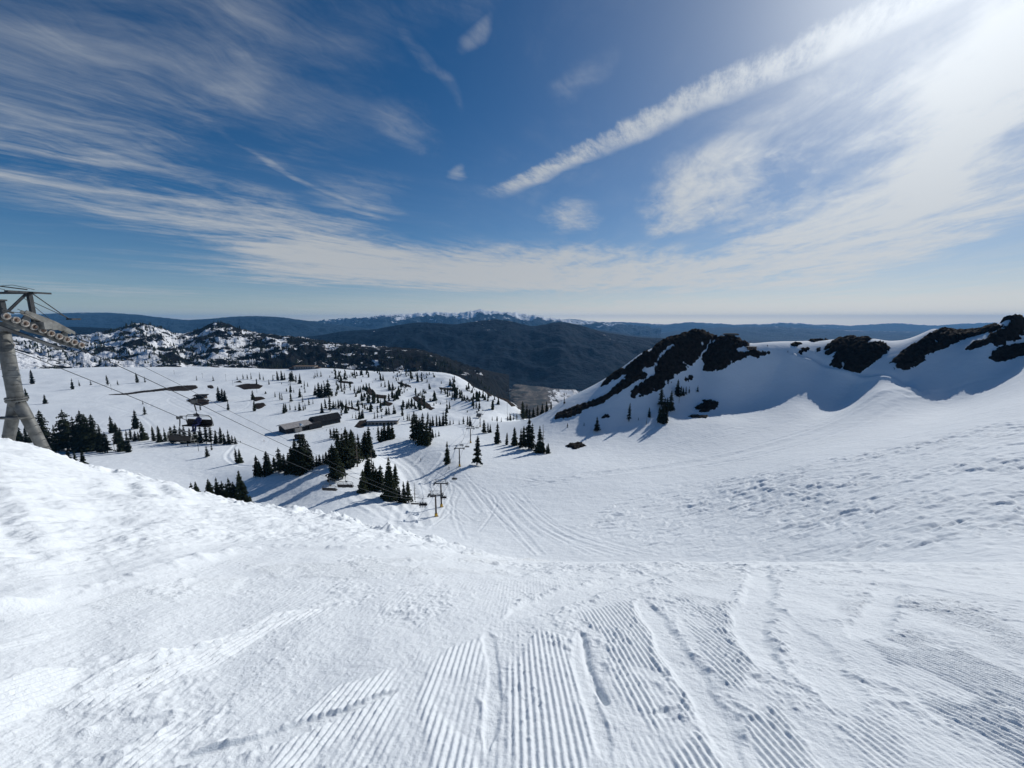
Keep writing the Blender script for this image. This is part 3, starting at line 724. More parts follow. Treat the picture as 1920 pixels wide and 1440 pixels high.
zz = zz + np.clip(pv * .25 + 40 * fbm(xs * .006, ys * .006, 4, 8), -40, 24)
o = grid_mesh('valley_floor', np.stack([xs, ys, zz], -1), M['valley'], True, {'cover': cov}, pv > -150); tag(o, kind='structure')

# ------------------------------------------------------------------ trees
def crown_mesh(name, seed, H=10.0, R0=1.7, base=.12, dens=1.0, droop=.35, power=.9, gap=.12, clip=None):
    rn = random.Random(seed)
    V, Fc = [], []
    nw = int(26 * dens)
    for i in range(nw):
        f = (i + rn.random() * .6) / nw
        h = H * (base + (1 - base) * f)
        L = R0 * ((1 - f) ** power * .93 + .05) * rn.uniform(.72, 1.16)
        if rn.random() < gap: L *= .45
        nb = max(4, int((9 - 4 * f) * dens))
        a0 = rn.random() * 6.28
        for k in range(nb):
            a = a0 + 6.283 * k / nb + rn.uniform(-.35, .35)
            l = L * rn.uniform(.55, 1.18)
            dr = droop * rn.uniform(.5, 1.5)
            for s in range(3):
                r1 = l * (.12 + .30 * s); r2 = l * (.50 + .27 * s)
                w = l * (.34 - .06 * s) * rn.uniform(.7, 1.3) + .06
                zz1, zz2 = h - dr * r1 * .8 + rn.uniform(-.08, .08), h - dr * r2 + rn.uniform(-.1, .1) - .05
                tl = rn.uniform(-.5, .5)
                ca, sa = math.cos(a), math.sin(a)
                n0 = len(V)
                V += [(ca * r1, sa * r1, zz1 + .05), (ca * (r1 + r2) / 2 - sa * w, sa * (r1 + r2) / 2 + ca * w, (zz1 + zz2) / 2 + w * tl - .10 * l),
                      (ca * r2, sa * r2, zz2), (ca * (r1 + r2) / 2 + sa * w, sa * (r1 + r2) / 2 - ca * w, (zz1 + zz2) / 2 - w * tl - .10 * l)]
                Fc += [(n0, n0 + 1, n0 + 2, n0 + 3)]
                # hanging tuft
                n0 = len(V)
                V += [(ca * r1, sa * r1, zz1), (ca * r2, sa * r2, zz2 + .04), (ca * (r2 * .85) - sa * .1, sa * (r2 * .85) + ca * .1, zz2 - .30 * l * rn.uniform(.4, 1) - .1), (ca * r1 * 1.1, sa * r1 * 1.1, zz1 - .2 * l - .05)]
                Fc += [(n0, n0 + 1, n0 + 2, n0 + 3)]
    n0 = len(V)
    V += [(0, 0, H * 1.03), (.12, 0, H * .93), (-.06, .1, H * .93), (-.06, -.1, H * .93)]
    Fc += [(n0, n0 + 1, n0 + 2), (n0, n0 + 2, n0 + 3), (n0, n0 + 3, n0 + 1)]
    me = bpy.data.meshes.new(name); me.from_pydata(V, [], Fc); me.materials.append(M['needles']); me.update()
    return me
def tube_geo(pts, rad, n=8, caps=True):
    """swept tube along points with radii"""
    V, Fc = [], []
    pts = [Vector(p) for p in pts]
    if not hasattr(rad, '__len__'): rad = [rad] * len(pts)
    up = Vector((0, 0, 1))
    for i, p in enumerate(pts):
        d = (pts[min(i + 1, len(pts) - 1)] - pts[max(i - 1, 0)]).normalized()
        ref = up if abs(d.dot(up)) < .95 else Vector((1, 0, 0))
        a = d.cross(ref).normalized(); b_ = d.cross(a).normalized()
        for k in range(n):
            t = 2 * math.pi * k / n
            V.append(p + (a * math.cos(t) + b_ * math.sin(t)) * rad[i])
    for i in range(len(pts) - 1):
        for k in range(n):
            Fc.append((i * n + k, i * n + (k + 1) % n, (i + 1) * n + (k + 1) % n, (i + 1) * n + k))
    if caps:
        Fc.append(tuple(range(n))[::-1]); Fc.append(tuple((len(pts) - 1) * n + k for k in range(n)))
    return V, Fc
class Geo:
    def __init__(s): s.V, s.F = [], []
    def add(s, g):
        n = len(s.V); s.V += [Vector(v) for v in g[0]]; s.F += [tuple(i + n for i in f) for f in g[1]]; return s
    def tube(s, pts, rad, n=8): return s.add(tube_geo(pts, rad, n))
    def box(s, c, d, rot=None, bev=0.0):
        c = Vector(c); Rm = rot or Matrix.Identity(3)
        hx, hy, hz = d[0] / 2, d[1] / 2, d[2] / 2
        V = [c + Rm @ Vector((a * hx, b_ * hy, e * hz)) for a in (-1, 1) for b_ in (-1, 1) for e in (-1, 1)]
        F_ = [(0, 1, 3, 2), (4, 6, 7, 5), (0, 4, 5, 1), (2, 3, 7, 6), (0, 2, 6, 4), (1, 5, 7, 3)]
        return s.add((V, F_))
    def prism(s, prof, axis0, axis1, ext, origin=(0, 0, 0)):
        """profile (a,b) in axis0/axis1 extruded by vector ext"""
        o, A, B, E = Vector(origin), Vector(axis0), Vector(axis1), Vector(ext)
        V = [o + A * a + B * b_ for a, b_ in prof]; n = len(V); V += [v + E for v in V]
        F_ = [tuple(range(n))[::-1], tuple(range(n, 2 * n))] + [(i, (i + 1) % n, n + (i + 1) % n, n + i) for i in range(n)]
        return s.add((V, F_))
    def mesh(s, name, mat, smooth=False):
        me = bpy.data.meshes.new(name); me.from_pydata([tuple(v) for v in s.V], [], s.F)
        if mat: me.materials.append(mat)
        if smooth: me.polygons.foreach_set('use_smooth', np.ones(len(me.polygons), bool))
        bm = bmesh.new(); bm.from_mesh(me); bmesh.ops.recalc_face_normals(bm, faces=bm.faces); bm.to_mesh(me); bm.free()
        me.update(); return me
    def obj(s, name, mat, parent=None, smooth=False):
        o = bpy.data.objects.new(name, s.mesh(name, mat, smooth)); C.objects.link(o)
        if parent: o.parent = parent
        return o
def empty(name, loc, rz=0):
    o = bpy.data.objects.new(name, None); o.empty_display_size = .5; C.objects.link(o); o.location = loc; o.rotation_euler = (0, 0, rz); return o

def trunk_mesh(name, seed, H=10, r=.22, dead=False):
    rn = random.Random(seed); g = Geo()
    g.tube([(0, 0, -1.0), (0, 0, 0), (.04, 0, H * .35), (0, .05, H * .7), (0, 0, H * (.97 if not dead else 1.0))], [r * 1.15, r, r * .75, r * .4, r * .1], 7)
    nb = 26 if dead else 8
    for i in range(nb):
        h = H * rn.uniform(.3 if dead else .05, .96 if dead else .3); a = rn.random() * 6.28; l = H * (.16 * (1 - h / H) + .03) * rn.uniform(.5, 1.2)
        g.tube([(0, 0, h), (math.cos(a) * l * .6, math.sin(a) * l * .6, h - .05 * l), (math.cos(a) * l, math.sin(a) * l, h + .12 * l)], [r * .28, r * .18, r * .06], 4)
    return g.mesh(name, M['deadwood' if dead else 'bark'])
VAR = []   # crown, trunk
for i, (R0, base, dens, droop, pw_, gap) in enumerate([(1.75, .05, 1.25, .35, .45, .14), (1.5, .08, 1.2, .45, .5, .18), (2.15, .07, 1.2, .30, .7, .18), (1.45, .04, 1.15, .5, .55, .1), (1.85, .17, 1.0, .3, .5, .25), (2.2, .12, 1.0, .25, .58, .3), (1.5, .14, .95, .4, .55, .28), (2.0, .04, 1.25, .4, .8, .1)]):
    VAR.append((crown_mesh('crown', 100 + i, 10, R0, base, dens, droop, pw_, gap), trunk_mesh('trunk', 200 + i)))
SNAG = trunk_mesh('snag', 333, 10, .26, True)
SMALL = []
for i in range(5):
    me = crown_mesh('small_fir', 400 + i, 10, [1.8, 1.5, 2.1, 1.6, 1.3][i], .05, .75, .4, .6, .15)
    bm = bmesh.new(); bm.from_mesh(me); bm.from_mesh(VAR[i][1]); bm.to_mesh(me); bm.free(); me.materials.append(M['bark']); SMALL.append(me)
ORD = 'first second third fourth fifth sixth seventh eighth ninth tenth eleventh twelfth thirteenth fourteenth fifteenth sixteenth seventeenth eighteenth nineteenth twentieth'.split()
def place_tree(u, v, hpx, label, group, i, dead=False, wide=1.0, yfix=None):
    if yfix:
        Xv, t = ray(u, v); p = Vector((float(Xv) * yfix, yfix, float(G_base(float(Xv) * yfix, yfix))))
    else: p = P3(u, v)
    h = max(1.5, hpx * camz_of(p) / FPX * (1.10 if hpx > 24 else 1.02))
    if yfix: h = -float(ray(u, v)[1]) * yfix - p.z + .3
    s = h / 10
    rz = random.random() * 6.28
    w = wide * random.uniform(.9, 1.12)
    if dead:
        o = bpy.data.objects.new('dead_tree', SNAG); C.objects.link(o); o.location = p; o.scale = (s * w, s * w, s); o.rotation_euler = (0, 0, rz)
        return tag(o, label, 'tree', group)
    if hpx < 15.5:
        o = bpy.data.objects.new('conifer_tree', SMALL[i % 5]); C.objects.link(o); o.location = p - Vector((0, 0, .02 * h)); o.scale = (s * w, s * w, s); o.rotation_euler = (0, 0, rz)
        return tag(o, label, 'tree', group)
    o = empty('conifer_tree', p - Vector((0, 0, .02 * h)), rz); o.scale = (s * w, s * w, s)
    o.rotation_euler = (random.uniform(-.045, .045), random.uniform(-.045, .045), rz)
    tag(o, label, 'tree', group)
    cm, tm = VAR[i % len(VAR)]
    for nm, me in (('crown', cm), ('trunk', tm)):
        c = bpy.data.objects.new(nm, me); C.objects.link(c); c.parent = o
    return o
TREES = {  # where -> list of (u, base v, height px)
 'scattered on the left plateau snow': [(61,720,25),(51,748,21),(85,757,18),(136,730,21),(149,724,12),(170.5,722,10),(203,722.5,20),(221,722,10),(258,717.5,19),(272,717,12),(268,758,8),(272,778,17),(255,804,34)],
 'right of the long earth strip': [(369,713,9),(400,714,10),(445,712,8),(456,711,11),(464,711,10),(471,711,13),(411,752,26),(417,752,24),(422,753,22),(428,769,19),(474,750,19),(477,771,21),(376,769,14)],
 'in the clump right of the tower leg': [(88,845,72),(107,842,43),(120,843,38),(129,845,73),(144,846,62),(151,846,50),(160,846,72),(170,845,66),(179,844,64),(191,847,48),(202,849,38)],
 'in the low trees between the tower legs': [(14,826,22),(26,828,26),(32,831,30),(40,830,30),(50,830,28),(58,830,20)],
 'behind the snow bank by the tower': [(100,854,26),(111,860,14),(129,869,26),(144,878,32),(159,884,42)],
 'in the tree line left of the chairs': [(211,812,31),(220,832,38),(229,846,42),(241,848,40),(246,826,23),(254,827,20),(261,828,20),(270,825,34),(278,824,14),(289,827,27),(300,829,30),(311,828,25)],
 'in the trees behind the nearest chairs': [(322,830,30),(330,831,34),(339,831,30),(348,831,33),(358,831,28),(367,830,30),(377,831,34),(352,837,9)],
 'in the trees right of the nearest chairs': [(387,832,34),(396,832,33),(405,832,25),(414,832,30),(422,833,22),(430,833,27),(436,833,18),(442,833,16),(397,844,15),(389,857,22),(444,869,28),(450,868,26)],
 'in the middle row on the spur': [(483,892,38),(488,893,29),(501,890,43),(507,889,34),(516,884,27),(527,885,45),(534,886,34),(541,886,36),(549,887,48),(556,887,62),(562,889,46),(566,886,70),(573,883,66),(579,880,50),(585,877,31),(594,874,22),(600,872,22),(606,871,21),(612,870,24),(618,869,26)],
 'in the big clump below the lodge': [(628,901,66),(634,898,58),(639,878,73),(646,876,62),(653,874,70),(660,868,60),(666,865,56),(675,859,44),(683,858,42),(687,857,48),(692,858,55),(697,857,36)],
 'in the clump left of the twin towers': [(681,924,42),(689,920,48),(694,919,66),(701,920,52),(707,918,40),(713,919,47),(726,932,50),(731,936,76),(737,938,56),(742,912,42)],
 'in the thin trees by the twin towers': [(750,942,30),(758,943,39),(766,942,41),(773,941,15)],
 'in the clump below the long building': [(710,829,30),(716,828,26),(721,826,32),(727,825,28),(731,824,32),(736,823,30)],
 'at the head of the groomed run': [(775,824,43),(783,826,48),(788,829,44),(792,832,55),(800,835,45),(806,828,35),(811,821,18),(817,820,14),(823,818,12)],
 'in the row behind the groomed run': [(777,793,24),(802,798,25),(807,799,18),(812,799,20),(819,799,22),(825,799,20),(831,798,26),(836,798,27),(844,797,15),(850,795,10),(861,796,10),(869,795,15),(877,797,18),(882,799,20)],
 'near the middle lift towers': [(838.5,870,42),(894,872,54),(908,812,25),(915,812,21),(919,811,17),(932,832,38)],
 'in the fir row casting long shadows': [(950,834,24),(965,835,33),(976,839,35),(981,836,36),(991,842,57),(997,841,45),(1012.5,848,48),(1019,850,20),(1025,851,17),(1028,850,20)],
 'in the row along the valley rim': [(923,789,9),(932,791,7),(940,791,9),(952,789,15),(958,788,12),(963,787,13),(969,786,13),(981,785,31),(987,784,25),(993,781,20),(1000,778,20),(1008,775,22),(1017,773,21),(1025,772,20),(1033,768,16)],
 'on the snowy slope under the peak': [(1058,757,14),(1064,801,9),(1095,798,7),(1119.5,809,27),(1179,790,33),(1197,788,6),(1217.5,782,19),(1236,792,30),(1242,793,36),(1249,792,30)],
 'in the high clump under the peak': [(1240,761,32),(1245,775,28),(1257,768,34),(1251,772,26),(1270,742,29),(1276,743,20),(1281,742,16),(1286,739,15),(1292,737,13),(1308,734,12)],
 'in the back row of the plateau': [(487.5,712,15),(494,713,9),(512,713,11),(521,713,18),(529,713,19),(534,713,15),(544,716,17),(548,716,22),(555,718,16),(562,719.5,20),(571,724,11),(577,725,9),(591,707,9),(595,706,12),(602,706,11)],
 'in the loose trees above the lodge': [(516,745,11),(525,750.5,16),(529,750,14),(545,736,19),(551,736,9),(546,754,18),(562.5,745,18),(567.5,754,15),(572,736,11),(532.5,775,20),(537,772.5,17),(544,769,13),(554,769,11),(562,769.5,17),(569,769.5,15),(572.5,767.5,13),(579.5,759,13)],
 'in the grove right above the dark roof': [(591,741,20),(599,745,27),(604,746,25),(610,742,25),(616,744,32),(587,757,10),(604,774,20),(611,767,20),(619,772,30),(625,766,16),(630,766,15),(635,766,18),(640,779,13),(649.5,761,14),(655,760,11)],
 'in small groups above the long building': [(661,784,8),(667.5,786,14),(674,786,19),(678,785,16),(681,785,19),(702.5,785,14),(708,784,14),(716,784,10),(725,778,16),(730,779,18),(739,776,18),(742,776,12),(754.5,780,20),(757,787.5,8),(764,789,15),(767.5,789,15)],
 'in the far rocky tree belt': [(631,722.5,14),(647,732.5,17),(657,732,9),(665,737.5,15),(676,735,13),(715,725,12),(722,726,14),(730,730,18),(737,732,16),(852,745,16),(856,746,18),(848,744,13),(893,765,14),(899,766,16),(888,766,12)],
 'standing apart below the lodge': [(621,822,20),(627,823,22)],
 'behind the lip of the slope': [(357,905,28),(364,902,28),(373,907,28),(385,899,36),(394,903,30),(402,896,40),(409,905,28),(416,901,36),(424,905,30),(431,896,48),(446,881,60),(439,903,30),(451,899,44),(457,910,36),(466,928,30)],
}
k = 0
SIZEW = lambda h: 'tiny' if h < 10 else 'small' if h < 20 else 'medium' if h < 36 else 'tall'
for where, lst in TREES.items():
    for n, (u, v, h) in enumerate(sorted(lst)):
        w = 1.0
        yf = 150 if where.startswith('behind the lip') else None
        if 'clump' in where or 'spur' in where: w = 1.15
        place_tree(u, v, h, f'{SIZEW(h)} dark fir, {ORD[n]} from the left {where}', 'fir trees ' + where, k, False, w, yf)
        k += 1
for u, v, h, lab in [(670, 875, 52, 'bare grey trunk standing in front of the big clump below the lodge'), (698, 888, 44, 'spiky leafless tree at the right edge of the big clump'), (778, 937, 31, 'bare pole-like snag right of the thin trees by the twin towers'),
                     (1018, 836, 38, 'curved bare snag rising behind the fir row with long shadows'), (1212, 796, 15, 'leaning dead tree below the slope trees under the peak'), (1273, 756, 14, 'bent bare tree right of the high slope clump'), (757, 941, 38, 'thin bare snag among the thin trees beside the twin towers'), (690, 815, 22, 'grey bare trunk rising behind the big clump near the brown bank')]:
    place_tree(u, v, h, lab, 'bare dead trees', 0, True)

# uncountable far trees and shrubs: one object of stuff each
def far_trees(name, pts, label):
    V, Fc = [], []
    rn = random.Random(5)
    for (x, y, z, h) in pts:
        r = h * rn.uniform(.15, .30) * (1.6 if h < 5 else 1); lv = 4
        for s in range(lv):
            n0 = len(V); k_ = 5; a0 = rn.random() * 6
            zt = z + h * (.38 + .62 * (s + 1) / lv); zb = z + h * (.02 + .86 * s / lv); rr = r * (1 - s / lv * .62)
            V.append((x + rn.uniform(-.1, .1) * r, y, zt))
            for j in range(k_):
                q = rr * rn.uniform(.55, 1.25); V.append((x + q * math.cos(a0 + j * 1.2566), y + q * math.sin(a0 + j * 1.2566), zb + rn.uniform(-.06, .06) * h))
            Fc += [(n0, n0 + 1 + j, n0 + 1 + (j + 1) % k_) for j in range(k_)]
    o = mesh_obj(name, V, Fc, M['needles']); tag(o, label, None, None, 'stuff'); return o
pts = []
rn = random.Random(11)
while len(pts) < 380:                                # far snowfield and rock belt
    u, v = rn.uniform(470, 985), rn.uniform(692, 790)
    if v < 692 + max(0, (u - 830)) * .55 + 4: continue
    dens = .25 + .75 * (620 < u < 960) * (v < 770)
    dens *= .06 + 1.0 * float(fbm(np.array(u * .03), np.array(v * .07), 3, 19) > .12)
    if u < 640 and v > 735: dens *= .25
    if v > 776: dens *= .15
    if rn.random() > dens: continue
    x, y = hit(u, v)
    if y > 1100: continue
    pts.append((x, y, float(G_base(x, y)) - .3, rn.uniform(2.5, 7) if rn.random() < .6 else rn.uniform(7, 14)))
far_trees('distant_conifers', pts, 'scattered distant conifers on the far snowfield')
pts = []
while len(pts) < 3200:                               # rocky hills beyond
    i, j = rn.randrange(4, 64), rn.randrange(0, H1.shape[1])
    x, y, z = H1[i, j]
    if float(fbm(np.array(x * .01), np.array(y * .01), 3, 29)) < rn.uniform(-.35, .35): continue
    pts.append((x + rn.uniform(-6, 6), y + rn.uniform(-6, 6), z - 1, rn.uniform(8, 17)))
far_trees('distant_forest', pts, 'distant forest on the rocky hills')

# ------------------------------------------------------------------ lifts
LB, LA = -27.0, -31.4
_ry = np.array([10, 16, 18.5, 21.6, 25.1, 33.3, 36.8, 61.6, 65.3, 90, 114, 144, 176, 213, 245, 272, 320, 356, 420.])
_rz = np.array([5.6, 3.0, 1.75, .19, -1.56, -6.6, -8.9, -24.4, -26.6, -41, -53.2, -66.0, -71.5, -70.2, -75.5, -75.2, -84, -85.2, -95])
def rope_z(y): 
    ys = np.linspace(10, 420, 1231); zs = np.interp(ys, _ry, _rz)
    kk = np.exp(-np.linspace(-2, 2, 13) ** 2); kk /= kk.sum(); zs = np.convolve(np.pad(zs, 6, 'edge'), kk, 'valid')
    return float(np.interp(y, ys, zs))
def rope(name, x, y0, y1, r, dz, label, cat, n=120):
    pts = [(x, y, rope_z(y) + dz) for y in np.linspace(y0, y1, n)]
    g = Geo().tube(pts, [r * (1 + max(0, p[1] - 60) / 120) for p in pts], 5); o = g.obj(name, M['steel_dark']); tag(o, label, cat)
rope('haul_rope', LB, 19.6, 415, .026, -.20, 'dark haul rope running from the near tower wheels carrying the ridden chair', 'cable')
rope('haul_rope', LA, 19.6, 415, .026, -.20, 'dark haul rope on the far left side carrying the empty chairs', 'cable')
rope('signal_cable', LB - .35, 22.5, 142, .016, .85, 'thin signal cable strung above the right haul rope', 'cable')

# near tower: inverted-Y tube mast with its sheave train
def lift_tower_near():
    T = empty('lift_tower', (-29.3, 23.2, -8.6))
    tag(T, 'large grey steel chairlift tower with forked legs and wheel train at left edge', 'lift tower')
    o0 = Vector(T.location)
    L = lambda x, y, z: Vector((x, y, z)) - o0
    g = Geo().tube([L(-29.3, 23.2, -.55), L(-29.3, 23.2, -2.4), L(-29.3, 23.2, -4.3), L(-29.3, 23.2, -5.0)], [.31, .32, .335, .37], 24)
    g.tube([L(-29.3, 23.2, -1.8), L(-29.3, 23.2, -1.86)], .335, 24); g.tube([L(-29.3, 23.2, -3.2), L(-29.3, 23.2, -3.26)], .35, 24)
    g.obj('mast', M['steel'], T, True)
    for sx, bx in ((1, -28.02), (-1, -30.75)):
        g = Geo().tube([L(-29.3 + .02 * sx, 23.2, -4.7), L(-29.3 + .35 * sx, 23.2, -5.5), L(bx, 23.2, -8.4), L(bx + .25 * sx, 23.2, -9.6)], [.32, .285, .262, .262], 24)
        for f in (.45, .78):
            q = L(-29.3 + .35 * sx, 23.2, -5.5).lerp(L(bx, 23.2, -8.4), f); d = (L(bx, 23.2, -8.4) - L(-29.3 + .35 * sx, 23.2, -5.5)).normalized()
            g.tube([q, q + d * .05], .285, 24)
        g.obj('leg', M['steel'], T, True)
    g = Geo().tube([L(-29.3, 23.2, -4.52), L(-29.3, 23.2, -4.60)], .46, 24).tube([L(-29.3, 23.2, -4.66), L(-29.3, 23.2, -4.74)], .46, 24)
    for k_ in range(20):
        a = k_ * math.pi / 10; g.tube([L(-29.3 + .41 * math.cos(a), 23.2 + .41 * math.sin(a), -4.48), L(-29.3 + .41 * math.cos(a), 23.2 + .41 * math.sin(a), -4.80)], .022, 5)
    g.obj('flange', M['steel'], T)
    g = Geo().box(L(-29.3, 22.75, -5.65), (1.7, .5, .06)).tube([L(-30.1, 22.5, -5.6), L(-28.5, 22.5, -5.6)], .03, 6)
    g.obj('step_plate', M['steel'], T)
    g = Geo()
    for k_ in range(9): 
        z = -1.2 - k_ * .42; g.tube([L(-29.0, 22.72 + .1, z), L(-28.72, 23.0, z), L(-28.72, 23.2, z)], .012, 5)
    for k_ in range(6):
        f = k_ / 5; g.tube([L(-28.62 + .75 * f, 23.15, -5.8 - 2.2 * f), L(-28.36 + .75 * f, 23.15, -5.72 - 2.2 * f)], .014, 5)
    g.obj('ladder_rungs', M['steel_dark'], T)
    # crossarm
    g = Geo().box(L(-29.2, 23.2, -.32), (5.2, .42, .42)); g.box(L(-29.3, 23.2, -.58), (1.0, .8, .12)); g.obj('crossarm', M['steel'], T)
    sl = math.atan(.5); dv = Vector((0, math.cos(sl), -math.sin(sl))); nv = Vector((0, math.sin(sl), math.cos(sl)))
    rot = Matrix.Rotation(-sl, 3, 'X')
    for xs_ in (LB, LA):
        mid = Vector((xs_, 23.35, -.68)) - o0        # middle of wheel axis line
        # walking beams
        g = Geo()
        for off in (-.13, .13):
            g.prism([(-1.35, .52), (-1.3, .70), (-.2, .74), (.2, .74), (1.3, .60), (1.35, .46), (.55, .42), (.25, .22), (-.25, .22), (-.55, .42)], dv, nv, (.05, 0, 0), mid + Vector((off - .025, 0, 0)))
        g.obj('walking_beam', M['steel'], T)
        for e in (-1, 1):
            g = Geo()
            for off in (-.14, -.07):
                g.prism([(-1.0, -.24), (-1.0, -.02), (-.25, -.06), (-.12, .48), (.12, .48), (.25, -.06), (1.0, -.02), (1.0, -.24), (.3, -.32), (-.3, -.32)], dv, nv, (.035, 0, 0), mid + dv * (1.0 * e) + Vector((off - .017, 0, 0)))
            g.obj('sheave_beam', M['steel'], T)
        for k_ in range(10):
            c = mid + dv * (-1.95 + .433 * k_) + Vector((.06, 0, 0))
            g = Geo()
            prof = [(.075, .05), (.135, .045), (.145, .065), (.172, .065), (.178, .03), (.16, .0)]
            ring = [(r_, s_) for r_, s_ in prof] + [(r_, -s_) for r_, s_ in prof[::-1]][1:]
            n = 20
            for j in range(n):
                a = 2 * math.pi * j / n
                for r_, s_ in ring: g.V.append(c + Vector((s_, 0, 0)) + (dv * math.cos(a) + nv * math.sin(a)) * r_)
            m_ = len(ring)
            for j in range(n):
                for q in range(m_ - 1): g.F.append((j * m_ + q, j * m_ + q + 1, ((j + 1) % n) * m_ + q + 1, ((j + 1) % n) * m_ + q))
            w = g.obj('sheave_wheel', M['rubber'], T, True)
            Geo().tube([c + Vector((-.15, 0, 0)), c + Vector((.15, 0, 0))], .062, 10).tube([c + Vector((.035, 0, 0)), c + Vector((.05, 0, 0))], .12, 12).obj('hub', M['rust'], w)
        # rope catchers
        for e in (-1, 1):
            Geo().box(mid + dv * (2.0 * e) + nv * .28 + Vector((.1, 0, 0)), (.12, .5, .06), rot).tube([mid + dv * (2.0 * e) + nv * .28, mid + dv * (1.2 * e) + nv * .55], .02, 5).obj('rope_catcher', M['steel_dark'], T)
    # lifting frame, service platform and rods above
    g = Geo()
    for xs_ in (LB - .55, LA + .55):
        g.box(L(xs_, 23.35, .58), (.16, .20, 2.0)); g.box(L(xs_, 23.35, 1.55), (.2, 2.1, .10))
        g.tube([L(xs_, 22.2, .45), L(xs_, 23.2, 1.45)], .07, 6)
        g.box(L(xs_, 22.0, .55), (.2, .22, 1.0)); g.box(L(xs_, 21.75, 1.05), (.4, .75, .08))
    g.box(L(-29.2, 23.35, 1.52), (4.0, .16, .12))
    g.obj('lifting_frame', M['steel_dark'], T)
    for xs_, wx_ in ((LB + .45, LB - .55), (LA - .45, LA + .55)):
        g = Geo()
        g.box(L(wx_, 22.9, -.95) , (.45, 3.6, .06), rot); g.box(L(xs_ - .5, 25.0, .05), (.35, .55, .09))
        g.tube([L(xs_ - 1, 23.5, 1.5), L(xs_ - .75, 24.9, .1)], .03, 5); g.tube([L(xs_ - 1, 23.5, 1.0), L(xs_ - .7, 25.1, .0)], .022, 5); g.tube([L(xs_ - 1, 23.0, 1.3), L(xs_ - .8, 24.2, -.2)], .015, 5)
        g.obj('service_walkway', M['steel_dark'], T)
    g = Geo()
    for xx in (-31.0, -29.2, -27.5):
        g.tube([L(xx, 21.0, 1.62), L(xx, 22.6, 1.9), L(xx, 23.6, 1.72)], .016, 5); g.tube([L(xx, 21.4, .6), L(xx, 21.4, 1.7)], .016, 5)
    for z in (.75, .95, 1.25, 1.62): g.tube([L(-31.5, 21.4, z), L(-27.6, 21.4, z + random.uniform(-.05, .05))], .016, 5)
    g.tube([L(-31, 21.6, 1.8), L(-29, 22.4, 1.95), L(-27.2, 23.0, 1.68)], .03, 5)
    g.obj('guard_rail', M['steel_dark'], T)
    Geo().tube([L(-27.9, 21.7, 1.65), L(-27.9, 21.7, 1.9)], .03, 6).tube([L(-27.9, 21.7, 1.86), L(-27.9, 21.7, 1.98), L(-27.9, 21.7, 2.06)], [.16, .15, .05], 10).obj('lamp', M['steel'], T)
lift_tower_near()

def line_tower(x, y, ztop, zbase, label, padded=True, arm=2.35, col='pole_brown', group='line towers of the chairlift'):
    T = empty('lift_tower', (x, y, zbase)); tag(T, label, 'lift tower', group)
    H = ztop - zbase
    Geo().tube([(0, 0, -1), (0, 0, H * .5), (0, 0, H)], [.36, .33, .27], 12).obj('mast', M[col], T, True)
    g = Geo().box((0, 0, H + .05), (arm * 2 + .5, .34, .36)); 
    g.obj('crossarm', M['steel_dark'], T)
    g = Geo()
    for s_ in (-1, 1): g.box((s_ * (arm - .4), 0, H + .95), (.16, .16, 1.6))
    g.box((0, 0, H + 1.7), (arm * 2 + .6, .14, .12)).box((0, .0, H + .85), (arm * 1.6, .08, .08))
    for s_ in (-1, 1): g.tube([(s_ * arm * .2, 0, H + .2), (s_ * (arm - .4), 0, H + 1.6)], .04, 5)
    g.obj('lifting_frame', M['steel_dark'], T)
    for s_ in (-1, 1):
        g = Geo().box((s_ * arm, 0, H + .0), (.2, 3.4, .16)).box((s_ * (arm + .42), 0, H - .1), (.4, 3.2, .05))
        for k_ in range(6):
            g.tube([(s_ * arm - .06, -1.5 + .6 * k_, H + .12), (s_ * arm + .06, -1.5 + .6 * k_, H + .12)], .22, 10)
        g.obj('sheave_train', M['steel_dark'], T)
    if padded:
        Geo().tube([(0, 0, -.5), (0, 0, 1.3)], .55, 10).obj('yellow_pad', M['yellow'], T)
        Geo().tube([(.1, 0, -1.2), (.1, -.1, .28)], [1.0, .8], 10).obj('footing', M['wall_grey'], T)
XM = (LB + LA) / 2
gz = lambda x, y: float(G_base(x, y))
line_tower(XM, 144, rope_z(144) - .1, gz(XM, 144), 'nearer of the twin brown lift towers with yellow padded base')
line_tower(XM - .1, 156, rope_z(156) + 1.6, gz(XM, 156), 'farther of the twin brown lift towers with yellow padded base')
line_tower(XM, 213, rope_z(213), gz(XM, 213), 'chairlift tower between the two lone firs')
line_tower(XM, 272, rope_z(272), gz(XM, 272), 'chairlift tower above the lone firs on the groomed run')
line_tower(XM, 356, rope_z(356), gz(XM, 356), 'farthest chairlift tower just before the valley rim')

# ---- people
def skin_mesh(name, joints, bones, mat):
    """one continuous body grown round a skeleton"""
    me = bpy.data.meshes.new(name + '_skeleton')
    names = list(joints)
    me.from_pydata([joints[n][0] for n in names], [(names.index(a), names.index(b_)) for a, b_ in bones], [])
    o = bpy.data.objects.new('tmp_skeleton', me); C.objects.link(o)
    md = o.modifiers.new('skin', 'SKIN'); md.use_smooth_shade = True
    for i, n in enumerate(names):
        r = joints[n][1]; me.skin_vertices[0].data[i].radius = r if isinstance(r, tuple) else (r, r)
        me.skin_vertices[0].data[i].use_root = (i == 0)
    o.modifiers.new('sub', 'SUBSURF').levels = 1
    dg = bpy.context.evaluated_depsgraph_get()
    res = bpy.data.meshes.new_from_object(o.evaluated_get(dg)); res.name = name
    bpy.data.objects.remove(o); bpy.data.meshes.remove(me)
    res.materials.clear(); res.materials.append(mat)
    return res
